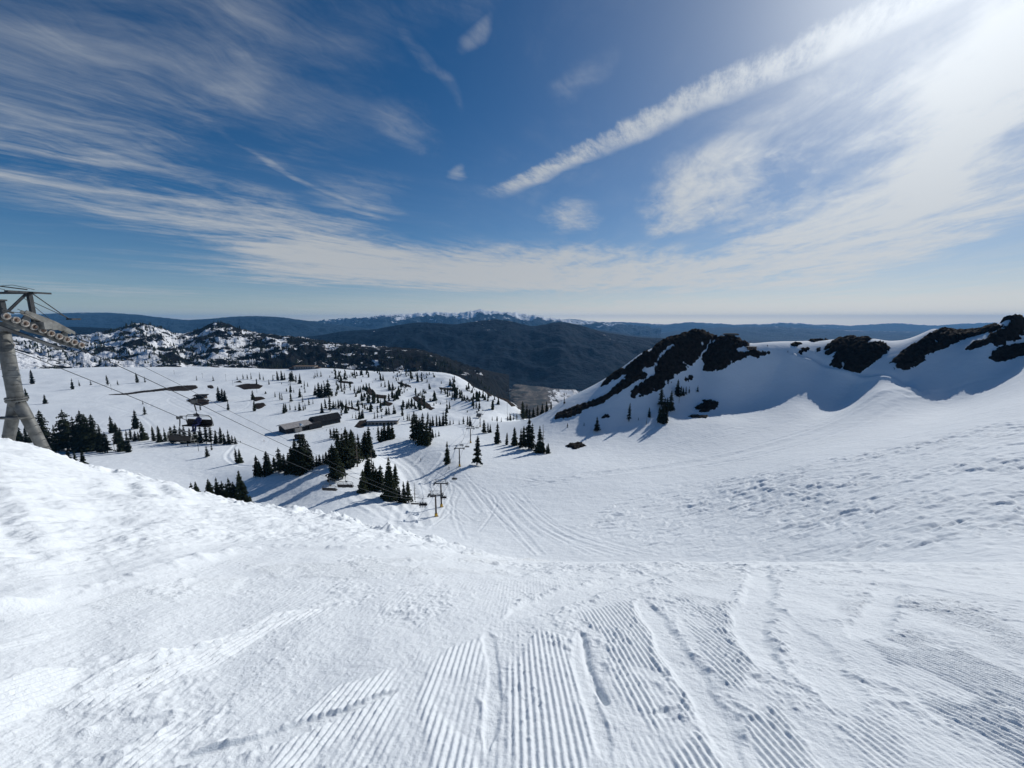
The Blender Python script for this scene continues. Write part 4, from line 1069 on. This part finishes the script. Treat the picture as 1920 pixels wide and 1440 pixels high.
def body(pose, mat, name):
    if pose == 'sit':   # faces -y, hips at origin
        J = {'pel': ((0, 0, .05), (.16, .13)), 'chest': ((0, .05, .42), (.19, .14)), 'neck': ((0, .03, .60), .07), 'head': ((0, 0, .76), .10), 'top': ((0, .0, .84), .085)}
        for s_, n in ((-1, 'l'), (1, 'r')):
            J['sh' + n] = ((s_ * .20, .04, .50), .08); J['el' + n] = ((s_ * .27, -.08, .26), .06); J['ha' + n] = ((s_ * .16, -.34, .20), .045)
            J['hip' + n] = ((s_ * .10, -.04, .02), .11); J['kn' + n] = ((s_ * .13, -.46, .06), .08); J['an' + n] = ((s_ * .13, -.50, -.38), .06); J['to' + n] = ((s_ * .14, -.68, -.44), .05)
    else:               # skier in a slight crouch, faces -y
        J = {'pel': ((0, .08, .86), (.16, .13)), 'chest': ((0, -.02, 1.22), (.19, .14)), 'neck': ((0, -.06, 1.40), .07), 'head': ((0, -.10, 1.56), .10), 'top': ((0, -.09, 1.65), .085)}
        for s_, n in ((-1, 'l'), (1, 'r')):
            J['sh' + n] = ((s_ * .20, -.03, 1.32), .08); J['el' + n] = ((s_ * .30, -.10, 1.08), .06); J['ha' + n] = ((s_ * .28, -.32, 1.02), .045)
            J['hip' + n] = ((s_ * .10, .07, .82), .11); J['kn' + n] = ((s_ * .12, -.10, .48), .08); J['an' + n] = ((s_ * .12, .05, .12), .06); J['to' + n] = ((s_ * .12, -.14, .06), .05)
    B = [('pel', 'chest'), ('chest', 'neck'), ('neck', 'head'), ('head', 'top')]
    for n in 'lr': B += [('chest', 'sh' + n), ('sh' + n, 'el' + n), ('el' + n, 'ha' + n), ('pel', 'hip' + n), ('hip' + n, 'kn' + n), ('kn' + n, 'an' + n), ('an' + n, 'to' + n)]
    return skin_mesh(name, J, B, mat)
BODY = {(p, c): body(p, M['jacket_' + c], 'person') for p, c in (('sit', 'blue'), ('sit', 'black'), ('stand', 'black'), ('stand', 'red'))}
def helmet_geo(c):
    g = Geo(); n, m_ = 10, 5
    for i in range(m_):
        f = i / (m_ - 1) * 1.45
        for k_ in range(n):
            a = 2 * math.pi * k_ / n; g.V.append(Vector(c) + Vector((.125 * math.cos(f) * math.cos(a), .14 * math.cos(f) * math.sin(a), .13 * math.sin(f))))
    for i in range(m_ - 1):
        for k_ in range(n): g.F.append((i * n + k_, i * n + (k_ + 1) % n, (i + 1) * n + (k_ + 1) % n, (i + 1) * n + k_))
    g.F.append(tuple((m_ - 1) * n + k_ for k_ in range(n)))
    return g
HELM = {'sit': helmet_geo((0, 0, .78)).mesh('helmet', M['helmet'], True), 'stand': helmet_geo((0, -.1, 1.58)).mesh('helmet', M['helmet'], True)}
def skis_geo(p):
    g = Geo()
    for s_ in (-.13, .13):
        b0 = (s_, -.62, -.50) if p == 'sit' else (s_ * .95, -.05, .03)
        rot = Matrix.Rotation(R(-14), 3, 'X') if p == 'sit' else Matrix.Identity(3)
        pr = [(-.8, 0), (.7, 0), (.84, .07), (.84, .09), (.7, .025), (-.8, .025)]
        g.prism(pr, rot @ Vector((0, -1, 0)), rot @ Vector((0, 0, 1)), (.085, 0, 0), Vector(b0) - Vector((.042, 0, 0)))
    return g.mesh('skis', M['ski'])
SKIS = {p: skis_geo(p) for p in ('sit', 'stand')}
HEAD = {}
def person(pose, colr, loc, rz, label, group=None):
    o = bpy.data.objects.new('person', BODY[(pose, colr)]); C.objects.link(o); o.location = loc; o.rotation_euler = (0, 0, rz)
    tag(o, label, 'person', group)
    for nm, me in (('helmet', HELM[pose]), ('skis', SKIS[pose])):
        c = bpy.data.objects.new(nm, me); C.objects.link(c); c.parent = o
    return o

# ---- chairs (origin at the rope grip, seat faces -y)
W = 1.22
CH = {}
g = Geo().box((0, 0, -.02), (.16, .5, .22)).tube([(0, .22, .06), (0, .3, .12)], .06, 6)
g.tube([(0, 0, -.1), (.02, .0, -.45), (.04, .05, -.8), (-.04, .14, -1.08), (-.16, .2, -1.2)], [.05, .05, .05, .05, .06], 8).box((-.2, .2, -1.24), (.28, .2, .2))
CH['hanger'] = g.mesh('hanger', M['steel_dark'], False)
fr = [(-W + .02, .28, -2.15), (-W - .06, .26, -1.75), (-W, .24, -1.42), (-W + .18, .22, -1.27), (-.4, .2, -1.24), (.4, .2, -1.24), (W - .22, .22, -1.27), (W - .02, .24, -1.45), (W + .06, .26, -1.8), (W + .08, .28, -2.15)]
g = Geo().tube(fr, .038, 8).tube([(-W + .02, .28, -2.15), (-W, -.22, -2.2)], .034, 6).tube([(W + .08, .28, -2.15), (W, -.22, -2.2)], .034, 6)
CH['frame'] = g.mesh('frame', M['steel'], True)
CH['seat'] = Geo().prism([(.24, -2.12), (-.26, -2.06), (-.30, -2.10), (-.26, -2.17), (.24, -2.22)], (0, 1, 0), (0, 0, 1), (2 * W - .06, 0, 0), (-W + .03, 0, 0)).mesh('seat', M['black'])
CH['backrest'] = Geo().prism([(.21, -2.12), (.30, -1.66), (.36, -1.66), (.28, -2.16)], (0, 1, 0), (0, 0, 1), (2 * W - .04, 0, 0), (-W + .02, 0, 0)).mesh('backrest', M['black'])
bar = lambda up: Geo().tube([(-W + .1, .2, -1.55 if not up else -1.36), (-W + .14, -.42, -1.78 if not up else -1.22), (0, -.46, -1.78 if not up else -1.2), (W - .14, -.42, -1.78 if not up else -1.22), (W - .1, .2, -1.55 if not up else -1.36)], .024, 6)
g = bar(True)
CH['bar_up'] = g.mesh('restraint_bar', M['steel'])
g = bar(False)
for s_ in (-.6, .6): g.tube([(s_, -.46, -1.78), (s_, -.62, -2.5), (s_, -.55, -2.62)], .022, 6).tube([(s_ - .35, -.58, -2.6), (s_ + .35, -.58, -2.6)], .022, 6)
CH['bar_down'] = g.mesh('restraint_bar', M['steel'])
def chair(x, y, label, up, rz=0.0, group='chairlift chairs'):
    z = rope_z(y) - .2
    o = empty('lift_chair', (x, y, z), rz); tag(o, label, 'lift chair', group)
    for nm, k_ in (('hanger', 'hanger'), ('frame', 'frame'), ('seat', 'seat'), ('backrest', 'backrest'), ('restraint_bar', 'bar_up' if up else 'bar_down')):
        c = bpy.data.objects.new(nm, CH[k_]); C.objects.link(c); c.parent = o
    return o
def riders(o, seats, labels):
    for s_, (col_, lab) in zip(seats, labels):
        q = o.matrix_basis.to_3x3() if False else Matrix.Rotation(o.rotation_euler.z, 3, 'Z')
        person('sit', col_, o.location + q @ Vector((s_, .06, -2.02)), o.rotation_euler.z, lab)
c = chair(LB, 33.3, 'nearest dark lift chair with one blue-jacketed rider', True, R(-8))
riders(c, [.15], [('blue', 'skier in a dark blue jacket sitting alone on the nearest lift chair')])
chair(LA, 36.8, 'empty lift chair hanging just behind and below the nearest chair', False, R(172))
chair(LB, 61.6, 'empty lift chair with dark backrest in front of the big fir clump', False, R(180))
chair(LA, 65.3, 'empty silver-barred lift chair left of the dark-backed one at the fir clump', False, R(175))
c = chair(LB, 114, 'lift chair carrying three dark riders left of the twin towers', True)
riders(c, [-.7, 0, .7], [('black', 'rider at the left of the chair left of the twin towers'), ('black', 'middle rider of the chair left of the twin towers'), ('black', 'rider at the right of the chair left of the twin towers')])
chair(LA, 122, 'empty lift chair left of the chair carrying three riders', False, R(178))
c = chair(LB, 148, 'lift chair carrying two dark riders directly right of the twin towers', True)
riders(c, [-.4, .4], [('black', 'left rider of the chair right of the twin towers'), ('black', 'right rider of the chair right of the twin towers')])
chair(LA, 150, 'empty lift chair passing behind the masts of the twin towers', False, R(180))
c = chair(LB, 178, 'dark lift chair hanging over the run beyond the twin towers', True)
riders(c, [-.5, .3], [('black', 'left rider of the chair over the run beyond the twin towers'), ('black', 'right rider of the chair over the run beyond the twin towers')])
chair(LB, 232, 'small distant lift chair below the tower above the lone firs', True)
chair(LA, 240, 'small distant empty lift chair left of the line above the lone firs', False, R(180))
chair(LB, 300, 'tiny lift chair nearest the valley rim on the right rope', True)
chair(LA, 310, 'tiny lift chair nearest the valley rim on the left rope', False, R(180))

# skiers on foot or sliding
for u, v, colr, rz, lab in [(789, 864, 'black', .4, 'lone dark skier on the groomed run above the twin towers'), (1406, 643, 'black', 1.2, 'dark skier standing beside the hut on the saddle'), (1439, 650, 'black', -.5, 'dark skier on the bright saddle snow right of the hut'),
                            (1477, 661, 'black', .3, 'dark skier near the top of the traverse road'), (1496, 664, 'black', 2.0, 'dark skier entering the shaded traverse road'), (451, 830, 'black', .4, 'dark skier below the trees right of the nearest chairs'), (495, 828, 'red', 1.4, 'distant skier in red on the flat snow left of the lodge hut'), (612, 808, 'black', .7, 'distant dark skier below the lodge terrace'), (530, 812, 'black', 2.2, 'tiny dark skier on open snow just left of the lodge'), (640, 806, 'red', 1.0, 'tiny skier in red between the lodge and the brown bank'), (700, 806, 'black', .2, 'tiny dark skier in front of the long building'), (842, 880, 'black', .9, 'small dark skier beneath the lone fir beside the lift tower')]:
    person('stand', colr, P3(u, v), rz, lab, 'skiers on the snow')

# plateau tow poles
for n, (u, v, h, lab) in enumerate([(209, 732, 11, 'thin pole below the plateau fir left of the long earth strip'), (372.5, 846, 21, 'slim lamp-headed pole on the flat snow under the chairs'), (424, 715, 13, 'thin lift pole right of the earth strip near the back trees'), (380, 709, 9, 'thin pole above the long earth strip'),
                            (327, 702, 7, 'thin pole near the far edge of the plateau'), (437, 723, 9, 'thin pole left of the broad oval earth patch'), (466, 694, 8, 'thin pole on the back crest of the plateau'), (482, 737, 8, 'thin pole below the broad oval earth patch'), (215, 846, 14, 'short tow pole beside the dark clump by the tower'), (951, 775, 20, 'thin lift pole on the far snow above the rim row')]):
    p = P3(u, v); H = h * camz_of(p) / FPX
    T = empty('lift_pole', p); tag(T, lab, 'pole', 'thin poles on the plateau')
    Geo().tube([(0, 0, -.6), (0, 0, H)], [.16, .11], 8).obj('shaft', M['steel_dark'], T)
    Geo().box((0, 0, H + .08), (1.5, .2, .2)).tube([(-.6, 0, H), (-.6, 0, H - .5)], .08, 6).tube([(.6, 0, H), (.6, 0, H - .5)], .08, 6).obj('crossarm', M['steel_dark'], T)

# ------------------------------------------------------------------ buildings
def windows(T, wall_pts, n, z0, z1, name='window', inset=.06, mat='glass'):
    """n windows along a wall from a to b"""
    a, b_ = Vector(wall_pts[0]), Vector(wall_pts[1]); d = b_ - a; L = d.length; d.normalize(); nrm = Vector((d.y, -d.x, 0))
    for k_ in range(n):
        c = a + d * (L * (k_ + .5) / n); w = L / n * .62
        rot = Matrix((d, nrm, Vector((0, 0, 1)))).transposed()
        f = Geo()
        cz = (z0 + z1) / 2; h = z1 - z0
        for s_ in (-1, 1): f.box(c + d * (s_ * w / 2) + nrm * .04 + Vector((0, 0, cz)), (.12, .14, h), rot); f.box(c + nrm * .04 + Vector((0, 0, cz + s_ * (h / 2 + .06))), (w + .12, .14, .12), rot)
        fo = f.obj(name, M['wall_dark'], T)
        Geo().box(c + nrm * .03 + Vector((0, 0, cz)), (w - .12, .04, h), rot).obj('pane', M[mat], fo)
def lodge():
    p = P3(583, 803); T = empty('mountain_lodge', p); tag(T, 'large dark mountain lodge with grey gable wing and barrel-roofed hall', 'building')
    s = camz_of(p) / FPX                             # metres per photograph pixel at this distance
    q = P3(540, 803) - p; e = P3(628, 786) - p
    # long axis: front-left corner to the far right end
    dx = Vector((.62, .78, 0)).normalized(); dy = Vector((-dx.y, dx.x, 0))
    B = lambda a, b_, c: dx * a + dy * b_ + Vector((0, 0, c))
    Rm = Matrix((dx, dy, Vector((0, 0, 1)))).transposed()
    # left wing
    Geo().box(B(-13, 4, 1.6), (22, 15, 7.2), Rm).obj('wall', M['wall_dark'], T)
    Geo().prism([(-9.5, 5.0), (-9.5, 5.5), (1.0, 8.0), (9.5, 5.5), (9.5, 5.0), (1.0, 7.5)], dy, (0, 0, 1), dx * 25, B(-25.5, 4, 0)).obj('roof', M['roof_grey'], T)
    Geo().prism([(-2.6, 4.6), (0, 7.0), (2.6, 4.6)], dx, (0, 0, 1), dy * -6, B(-10, 1.0, 0)).obj('gable_porch', M['roof_snow'], T)
    Geo().box(B(-14, -5.2, 2.6), (6.0, 3.2, 3.2), Rm).obj('entrance_block', M['wall_grey'], T)
    # barrel hall to the right
    prof = [(-7, 4.0)] + [(-7 + 14 * k_ / 12, 5.0 + 4.6 * math.sin(math.pi * k_ / 12)) for k_ in range(13)] + [(7, 4.0)]
    r = Geo().prism(prof, dy, (0, 0, 1), dx * 27, B(3, 5, 0)).obj('barrel_roof', M['roof_dark'], T)
    g = Geo()
    for k_ in range(7):
        x0 = 4.5 + k_ * 4
        g.tube([B(x0, 5 + yy, zz + .06) for yy, zz in prof[1:-1]], .09, 5)
    g.obj('roof_seams', M['steel_dark'], r)
    Geo().box(B(16, 5, 1.0), (26, 13, 8), Rm).obj('hall_wall', M['wall_dark'], T)
    Geo().prism([(-6, -1.0), (-6, 5.5), (6, 6.5), (6, -1)], dy, (0, 0, 1), dx * 12, B(-4, 0, 0)).obj('link_block', M['wall_dark'], T)
    windows(T, (B(-3.5, -6.05, 0), B(7.5, -6.05, 0)), 5, 1.2, 3.4)
    windows(T, (B(4, -1.6, 0), B(28, -1.6, 0)), 7, .4, 2.4)
    g = Geo().box(B(6, -8, -.9), (24, 6, .5), Rm)
    g.obj('terrace', M['wood'], T)
    g = Geo()
    for k_ in range(13): g.tube([B(-6 + 2 * k_, -10.9, -.7), B(-6 + 2 * k_, -10.9, .4)], .06, 5)
    g.tube([B(-6, -10.9, .4), B(18, -10.9, .4)], .06, 5).tube([B(-6, -10.9, -.1), B(18, -10.9, -.1)], .04, 5)
    g.obj('railing', M['steel_dark'], T)
    Geo().prism([(-10.8, -1.2), (-6, -1.2), (-6, -5), (-13, -5)], dy, (0, 0, 1), dx * 27, B(-8, 0, 0)).obj('retaining_bank', M['earth'], T)
lodge()
def long_building():
    p = P3(717, 797); T = empty('service_building', p, R(6)); tag(T, 'long low building with dark eaves and snow on its flat roof', 'building')
    Geo().box((0, 3, .8), (29, 7, 5.6)).obj('wall', M['wall_grey'], T)
    Geo().box((0, 3, 3.95), (31, 9, .7)).obj('eaves', M['roof_dark'], T)
    Geo().prism([(-4, 0), (4, 0), (3.4, .5), (-3.4, .5)], (0, 1, 0), (0, 0, 1), (30, 0, 0), (-15, 3, 4.302)).obj('snow_cover', M['roof_snow'], T)
    windows(T, ((-14, -.52, 0), (14, -.52, 0)), 8, .9, 2.4)
    Geo().box((-17, 3.5, -.2), (4, 6, 3.2)).obj('annex', M['wall_dark'], T)
long_building()
def back_building():
    p = P3(572, 692); T = empty('summit_building', p); tag(T, 'flat grey brown building on the back rim of the plateau', 'building')
    Geo().box((0, 4, 2.2), (44, 14, 7.5)).obj('wall', M['wall_grey'], T)
    Geo().box((-1, 4, 6.2), (47, 17, .7)).obj('roof', M['wood'], T)
    Geo().box((24, 4, 1.2), (12, 10, 5.4)).obj('side_wing', M['wall_brown'], T)
    Geo().box((-26, 2, .8), (14, 8, 4.6)).obj('side_wing', M['wall_brown'], T)
    windows(T, ((-18, -3.05, 0), (18, -3.05, 0)), 7, 1.6, 3.8)
back_building()
def hut(u, v, w, h, d, name, label, wall='wall_brown', roof='roof_dark', rz=0.0, flat=False, cat='building'):
    p = P3(u, v); T = empty(name, p, rz); tag(T, label, cat)
    Geo().box((0, d / 2, h / 2 - .4), (w, d, h + .8)).obj('wall', M[wall], T)
    if flat: Geo().box((0, d / 2, h + .18), (w + .8, d + .8, .35)).obj('roof', M[roof], T)
    else: Geo().prism([(-d / 2 - .5, h - .1), (0, h + d * .28), (d / 2 + .5, h - .1), (d / 2 + .5, h + .15), (0, h + d * .28 + .28), (-d / 2 - .5, h + .15)], (0, 1, 0), (0, 0, 1), (w + .9, 0, 0), (-w / 2 - .45, d / 2, 0)).obj('roof', M[roof], T)
    dr = Geo().box((w * .2, -.05, .95), (.95, .1, 2.0)).obj('door', M['wall_dark'], T)
    Geo().tube([(w * .2 + .35, -.12, .95), (w * .2 + .35, -.12, 1.1)], .03, 6).obj('handle', M['steel'], dr)
    windows(T, ((-w * .42, -.02, 0), (w * .05, -.02, 0)), 2, h * .4, h * .75)
    return T
hut(560, 824, 6.5, 2.8, 4.0, 'timber_hut', 'small brown hut just above the middle fir row', rz=R(4))
hut(1410, 657, 7.0, 3.0, 4.0, 'saddle_hut', 'small weathered patrol hut on the bright saddle', 'wood', 'wall_grey', R(-8), True)
def small_station():
    p = P3(374, 748); T = empty('plateau_station', p, R(8)); tag(T, 'small dark lift station on bare ground behind the nearest chair', 'lift station')
    Geo().box((1, 3, 1.6), (11, 5, 4.4)).obj('wall', M['wall_brown'], T)
    Geo().prism([(-3.4, 3.8), (-3.4, 4.6), (3.4, 5.6), (3.4, 4.8)], (0, 1, 0), (0, 0, 1), (17, 0, 0), (-8, 3, 0)).obj('roof', M['roof_dark'], T)
    Geo().tube([(-7, 3, -1), (-7, 3, 4.0)], .3, 8).tube([(8, 3, -1), (8, 3, 4.2)], .3, 8).obj('posts', M['steel_dark'], T)
    windows(T, ((-4, .48, 0), (6, .48, 0)), 3, 1.2, 2.8)
small_station()
def top_station():
    p = P3(1371, 629); T = empty('hilltop_station', p, R(-20)); tag(T, 'dark pill-shaped lift terminal on the skyline beside the peak', 'lift station')
    prof = []
    for k_ in range(24):
        a = 2 * math.pi * k_ / 24; prof.append((6.2 * math.copysign(abs(math.cos(a)) ** .55, math.cos(a)), 1.0 * math.copysign(abs(math.sin(a)) ** .8, math.sin(a)) + 2.4))
    Geo().prism(prof, (1, 0, 0), (0, 0, 1), (0, 3.6, 0), (0, 0, 0)).obj('canopy', M['steel_dark'], T)
    Geo().prism([(q[0] * .9, (q[1] - 2.4) * .25 + 2.55) for q in prof], (1, 0, 0), (0, 0, 1), (0, 3.8, 0), (-.2, -.1, -.05)).obj('trim_band', M['steel'], T)
    for s_ in (-3, 3): Geo().tube([(s_, 1.8, -2.5), (s_, 1.8, 1.6)], .45, 10).obj('support', M['steel'], T)
top_station()
def lift_bottom():
    p = P3(898, 784); T = empty('valley_terminal', p); tag(T, 'small dark lift terminal near the rim at the far end of the line', 'lift station')
    Geo().box((0, 0, 3.4), (5, 9, 1.8)).obj('canopy', M['steel_dark'], T)
    for s_ in (-3, 3): Geo().tube([(0, s_, -1), (0, s_, 2.6)], .35, 8).obj('support', M['steel'], T)
lift_bottom()

# ------------------------------------------------------------------ world
w = bpy.data.worlds.new('World'); S.world = w; w.use_nodes = True
nt = w.node_tree; nt.nodes.clear()
out = nt.nodes.new('ShaderNodeOutputWorld'); bg = nt.nodes.new('ShaderNodeBackground'); nt.links.new(bg.outputs[0], out.inputs[0])
SKYS = .088
bg.inputs['Strength'].default_value = SKYS
sky = nt.nodes.new('ShaderNodeTexSky'); sky.sky_type = 'NISHITA'; sky.sun_disc = False
sky.sun_elevation, sky.sun_rotation = SUN_EL, SUN_AZ
sky.altitude, sky.air_density, sky.dust_density, sky.ozone_density = 2600, 1.0, .6, 2.5
hs = nt.nodes.new('ShaderNodeHueSaturation'); hs.inputs['Saturation'].default_value = 1.55; hs.inputs['Value'].default_value = .98
nt.links.new(sky.outputs[0], hs.inputs['Color'])
tc = nt.nodes.new('ShaderNodeTexCoord')
sx = nt.nodes.new('ShaderNodeSeparateXYZ'); nt.links.new(tc.outputs['Generated'], sx.inputs[0])
dX, dY, dZ = (X(nt, sx.outputs[i]) for i in range(3))
EPS = .035
den = dZ.maxi(0.0) + EPS
pX, pY = dX / den, dY / den
def cp_(u, v):
    a_, b_ = (u - 960) / FPX, (720 - v) / FPX
    d = np.array([a_, cp + b_ * sp, -sp + b_ * cp]); d /= np.linalg.norm(d); e = max(d[2], 0) + EPS
    return np.array([d[0] / e, d[1] / e])
cmb = nt.nodes.new('ShaderNodeCombineXYZ'); nt.links.new(pX.s, cmb.inputs[0]); nt.links.new(pY.s, cmb.inputs[1])
PV = cmb.outputs[0]
def warp(vec, sc, amt):
    n = nt.nodes.new('ShaderNodeTexNoise'); n.inputs['Scale'].default_value = sc; n.inputs['Detail'].default_value = 3; nt.links.new(vec, n.inputs['Vector'])
    s1 = nt.nodes.new('ShaderNodeVectorMath'); s1.operation = 'SUBTRACT'; nt.links.new(n.outputs['Color'], s1.inputs[0]); s1.inputs[1].default_value = (.5, .5, .5)
    s2 = nt.nodes.new('ShaderNodeVectorMath'); s2.operation = 'MULTIPLY_ADD'; nt.links.new(s1.outputs[0], s2.inputs[0]); s2.inputs[1].default_value = (amt, amt, 0); nt.links.new(vec, s2.inputs[2])
    return s2.outputs[0]
WV = warp(PV, .45, 1.6)
def streak(vec, L, Wd, ang):
    n = nt.nodes.new('ShaderNodeMapping'); n.vector_type = 'TEXTURE'; n.inputs['Scale'].default_value = (L, Wd, 1); n.inputs['Rotation'].default_value = (0, 0, R(ang))
    nt.links.new(vec, n.inputs['Vector']); return n.outputs[0]
wl = noise(nt, streak(WV, 2.4, .42, 40), 1.0, 9, .64)      # streaks on the left
wr = noise(nt, streak(WV, 2.0, .40, 86), 1.0, 9, .64)      # streaks on the right
big = noise(nt, warp(PV, .3, .8), .55, 5, .55)
fine = noise(nt, PV, 3.2, 6, .65)
sideR = pX.sstep(-1.2, 1.2)
wisp = wl * sideR.rsub(1.0) + wr * sideR
upl = (dZ.sstep(.22, .45) * sideR.rsub(1.0))
def blob(c, a_, b_):
    """soft elliptical cover in the cloud sheet: centre and two half axes given as sight lines"""
    c, a_, b_ = cp_(*c), cp_(*a_), cp_(*b_)
    Mx = np.linalg.inv(np.stack([a_ - c, b_ - c], 1))
    rx, ry = qX * .55 + pX * .45 - float(c[0]), qY * .55 + pY * .45 - float(c[1])
    l1 = rx * float(Mx[0, 0]) + ry * float(Mx[0, 1]); l2 = rx * float(Mx[1, 0]) + ry * float(Mx[1, 1])
    return (l1 * l1 + l2 * l2).sstep(1.6, .0) if False else (l1 * l1 + l2 * l2).rsub(1.5).maxi(0.0) * .67
sw = nt.nodes.new('ShaderNodeSeparateXYZ'); nt.links.new(warp(WV, 1.6, .55), sw.inputs[0])
qX, qY = X(nt, sw.outputs[0]), X(nt, sw.outputs[1])
cover = None
for c, a_, b_, s_ in [
    ((1760, 330), (1960, 230), (1690, 420), 1.05), ((1880, 120), (2080, 110), (1800, 260), .95), ((1560, 470), (1850, 440), (1500, 540), .95),
    ((1300, 380), (1440, 350), (1260, 440), .72), ((1080, 410), (1130, 400), (1075, 435), .6), ((1000, 520), (1500, 530), (960, 462), 1.05), ((760, 500), (1000, 520), (740, 455), .7),
    ((520, 440), (780, 500), (620, 400), .52), ((200, 330), (460, 420), (330, 250), .34), ((180, 130), (420, 170), (60, 330), .27), ((380, 150), (540, 130), (320, 290), .26), ((560, 160), (760, 190), (520, 320), .16),
    ((560, 330), (700, 420), (420, 250), .24), ((330, 420), (560, 480), (120, 330), .34), ((800, 150), (840, 215), (745, 100), .30), ((865, 72), (893, 55), (858, 112), .36), ((740, 235), (810, 268), (745, 195), .30), ((848, 312), (862, 326), (836, 322), .42),
    ((640, 420), (690, 330), (720, 430), .32), ((90, 540), (500, 560), (90, 525), .30), ((1700, 575), (1930, 560), (1650, 590), .55), ((700, 520), (900, 525), (560, 510), .4), ((1105, 150), (1150, 130), (1090, 190), .22), ((700, 60), (860, 30), (640, 120), .18)]:
    g_ = blob(c, a_, b_) * s_
    cover = g_ if cover is None else cover.maxi(g_) + cover.mini(g_) * .35
soft = noise(nt, warp(PV, .7, 1.1), 1.3, 8, .66)
fib = noise(nt, streak(warp(PV, 2.0, .5), .9, .12, 62), 1.0, 8, .7)
tex0 = (wisp * .36 + soft * .28 + fine * .08 + fib * .18 + big * .20)
tex = (tex0 - .55) * (upl * -.4 + 1.0) + .55
alpha = (cover * 1.02 + (tex - .55) * ((cover * 2.2).mini(1.0) * 3.4 + 2.0) + .03).sstep(.02, 1.15)
# contrail
c0, c1 = cp_(928, 368), cp_(1700, 12)
dd = (c1 - c0) / np.linalg.norm(c1 - c0); nn = np.array([-dd[1], dd[0]])
ctn = noise(nt, streak(PV, .22, .07, math.degrees(math.atan2(nn[1], nn[0])) + 25), 1.0, 7, .72)
ctw = noise(nt, PV, 2.2, 3, .5)
al = (pX - float(c0[0])) * float(dd[0]) + (pY - float(c0[1])) * float(dd[1])
ac = (pX - float(c0[0])) * float(nn[0]) + (pY - float(c0[1])) * float(nn[1]) + (ctw - .5) * .16 + (ctn - .5) * .11 + (fine - .5) * .12
Lc = float(np.linalg.norm(c1 - c0))
wid = .14
trail = (ac * ac / (wid * wid)).rsub(1.0).maxi(0.0) * al.sstep(-.25, .45) * ((ctn - .5) * 1.7 + (fine - .5) * 1.2 + .68).clamp()
alpha = alpha.maxi(trail.sstep(.0, .95) * .9)
# milky band towards the horizon
hz = (dZ.maxi(0.0) * -6.0)._m('EXPONENT') * .84 + ((dZ.maxi(0.0) * -26.0)._m('EXPONENT') * .38)
hz = hz * (dX.sstep(-1.0, .4) * .66 + .26) * (wisp * .9 + big * .5 + .44)
alpha = (alpha.rsub(1.0) * hz.mini(.94).rsub(1.0)).rsub(1.0) * dZ.sstep(-.16, -.08)
# brightness towards the sun
dt = (dX * SUN.x + dY * SUN.y + dZ * SUN.z).maxi(0.0)
glow = dt.pw(6.0) * 3.6 + dt.pw(40.0) * 6.0
br = glow + 7.2
azf = dX.sstep(-.95, .45) * .78 + .22
hb = ((dZ.maxi(0.0) * -26.0)._m('EXPONENT') * 5.6 + (dZ.maxi(0.0) * -130.0)._m('EXPONENT') * 3.0) * azf
ccol = nt.nodes.new('ShaderNodeCombineXYZ')
for i_, k_ in enumerate((.94, 1.0, 1.06)): nt.links.new((br * k_ + hb * (1.25, 1.0, .55)[i_]).s, ccol.inputs[i_])
veil = dt.pw(9.0) * .38 + dt.pw(40.0) * .35
alpha = (alpha.rsub(1.0) * veil.rsub(1.0)).rsub(1.0).clamp()
nt.links.new(mixc(nt, alpha, hs.outputs[0], ccol.outputs[0]), bg.inputs['Color'])

sun = bpy.data.lights.new('sun', 'SUN'); so = bpy.data.objects.new('sun', sun); C.objects.link(so)
sun.energy = 4.4; sun.angle = R(.53); sun.color = (1, .975, .93)
so.rotation_euler = (-SUN).to_track_quat('-Z', 'Y').to_euler()

# ------------------------------------------------------------------ haze
hm = bpy.data.materials.new('haze_air'); hm.use_nodes = True; hn = hm.node_tree; hn.nodes.clear()
ho = hn.nodes.new('ShaderNodeOutputMaterial'); hv = hn.nodes.new('ShaderNodeVolumePrincipled')
hv.inputs['Color'].default_value = (.20, .54, 1, 1); hv.inputs['Density'].default_value = 2.1e-5; hv.inputs['Anisotropy'].default_value = 0
hn.links.new(hv.outputs[0], ho.inputs['Volume'])
o = Geo().box((0, 15000, -170), (110000, 54000, 1240)).obj('haze', hm); tag(o, kind='stuff')

# ------------------------------------------------------------------ render settings
S.render.engine = 'CYCLES'
S.view_settings.view_transform = 'Standard'; S.view_settings.look = 'None'; S.view_settings.exposure = -.44; S.view_settings.gamma = 1
S.cycles.use_denoising = True
S.cycles.max_bounces = 6; S.cycles.diffuse_bounces = 3; S.cycles.volume_bounces = 1; S.cycles.transparent_max_bounces = 4
S.cycles.use_adaptive_sampling = True; S.cycles.adaptive_threshold = .01
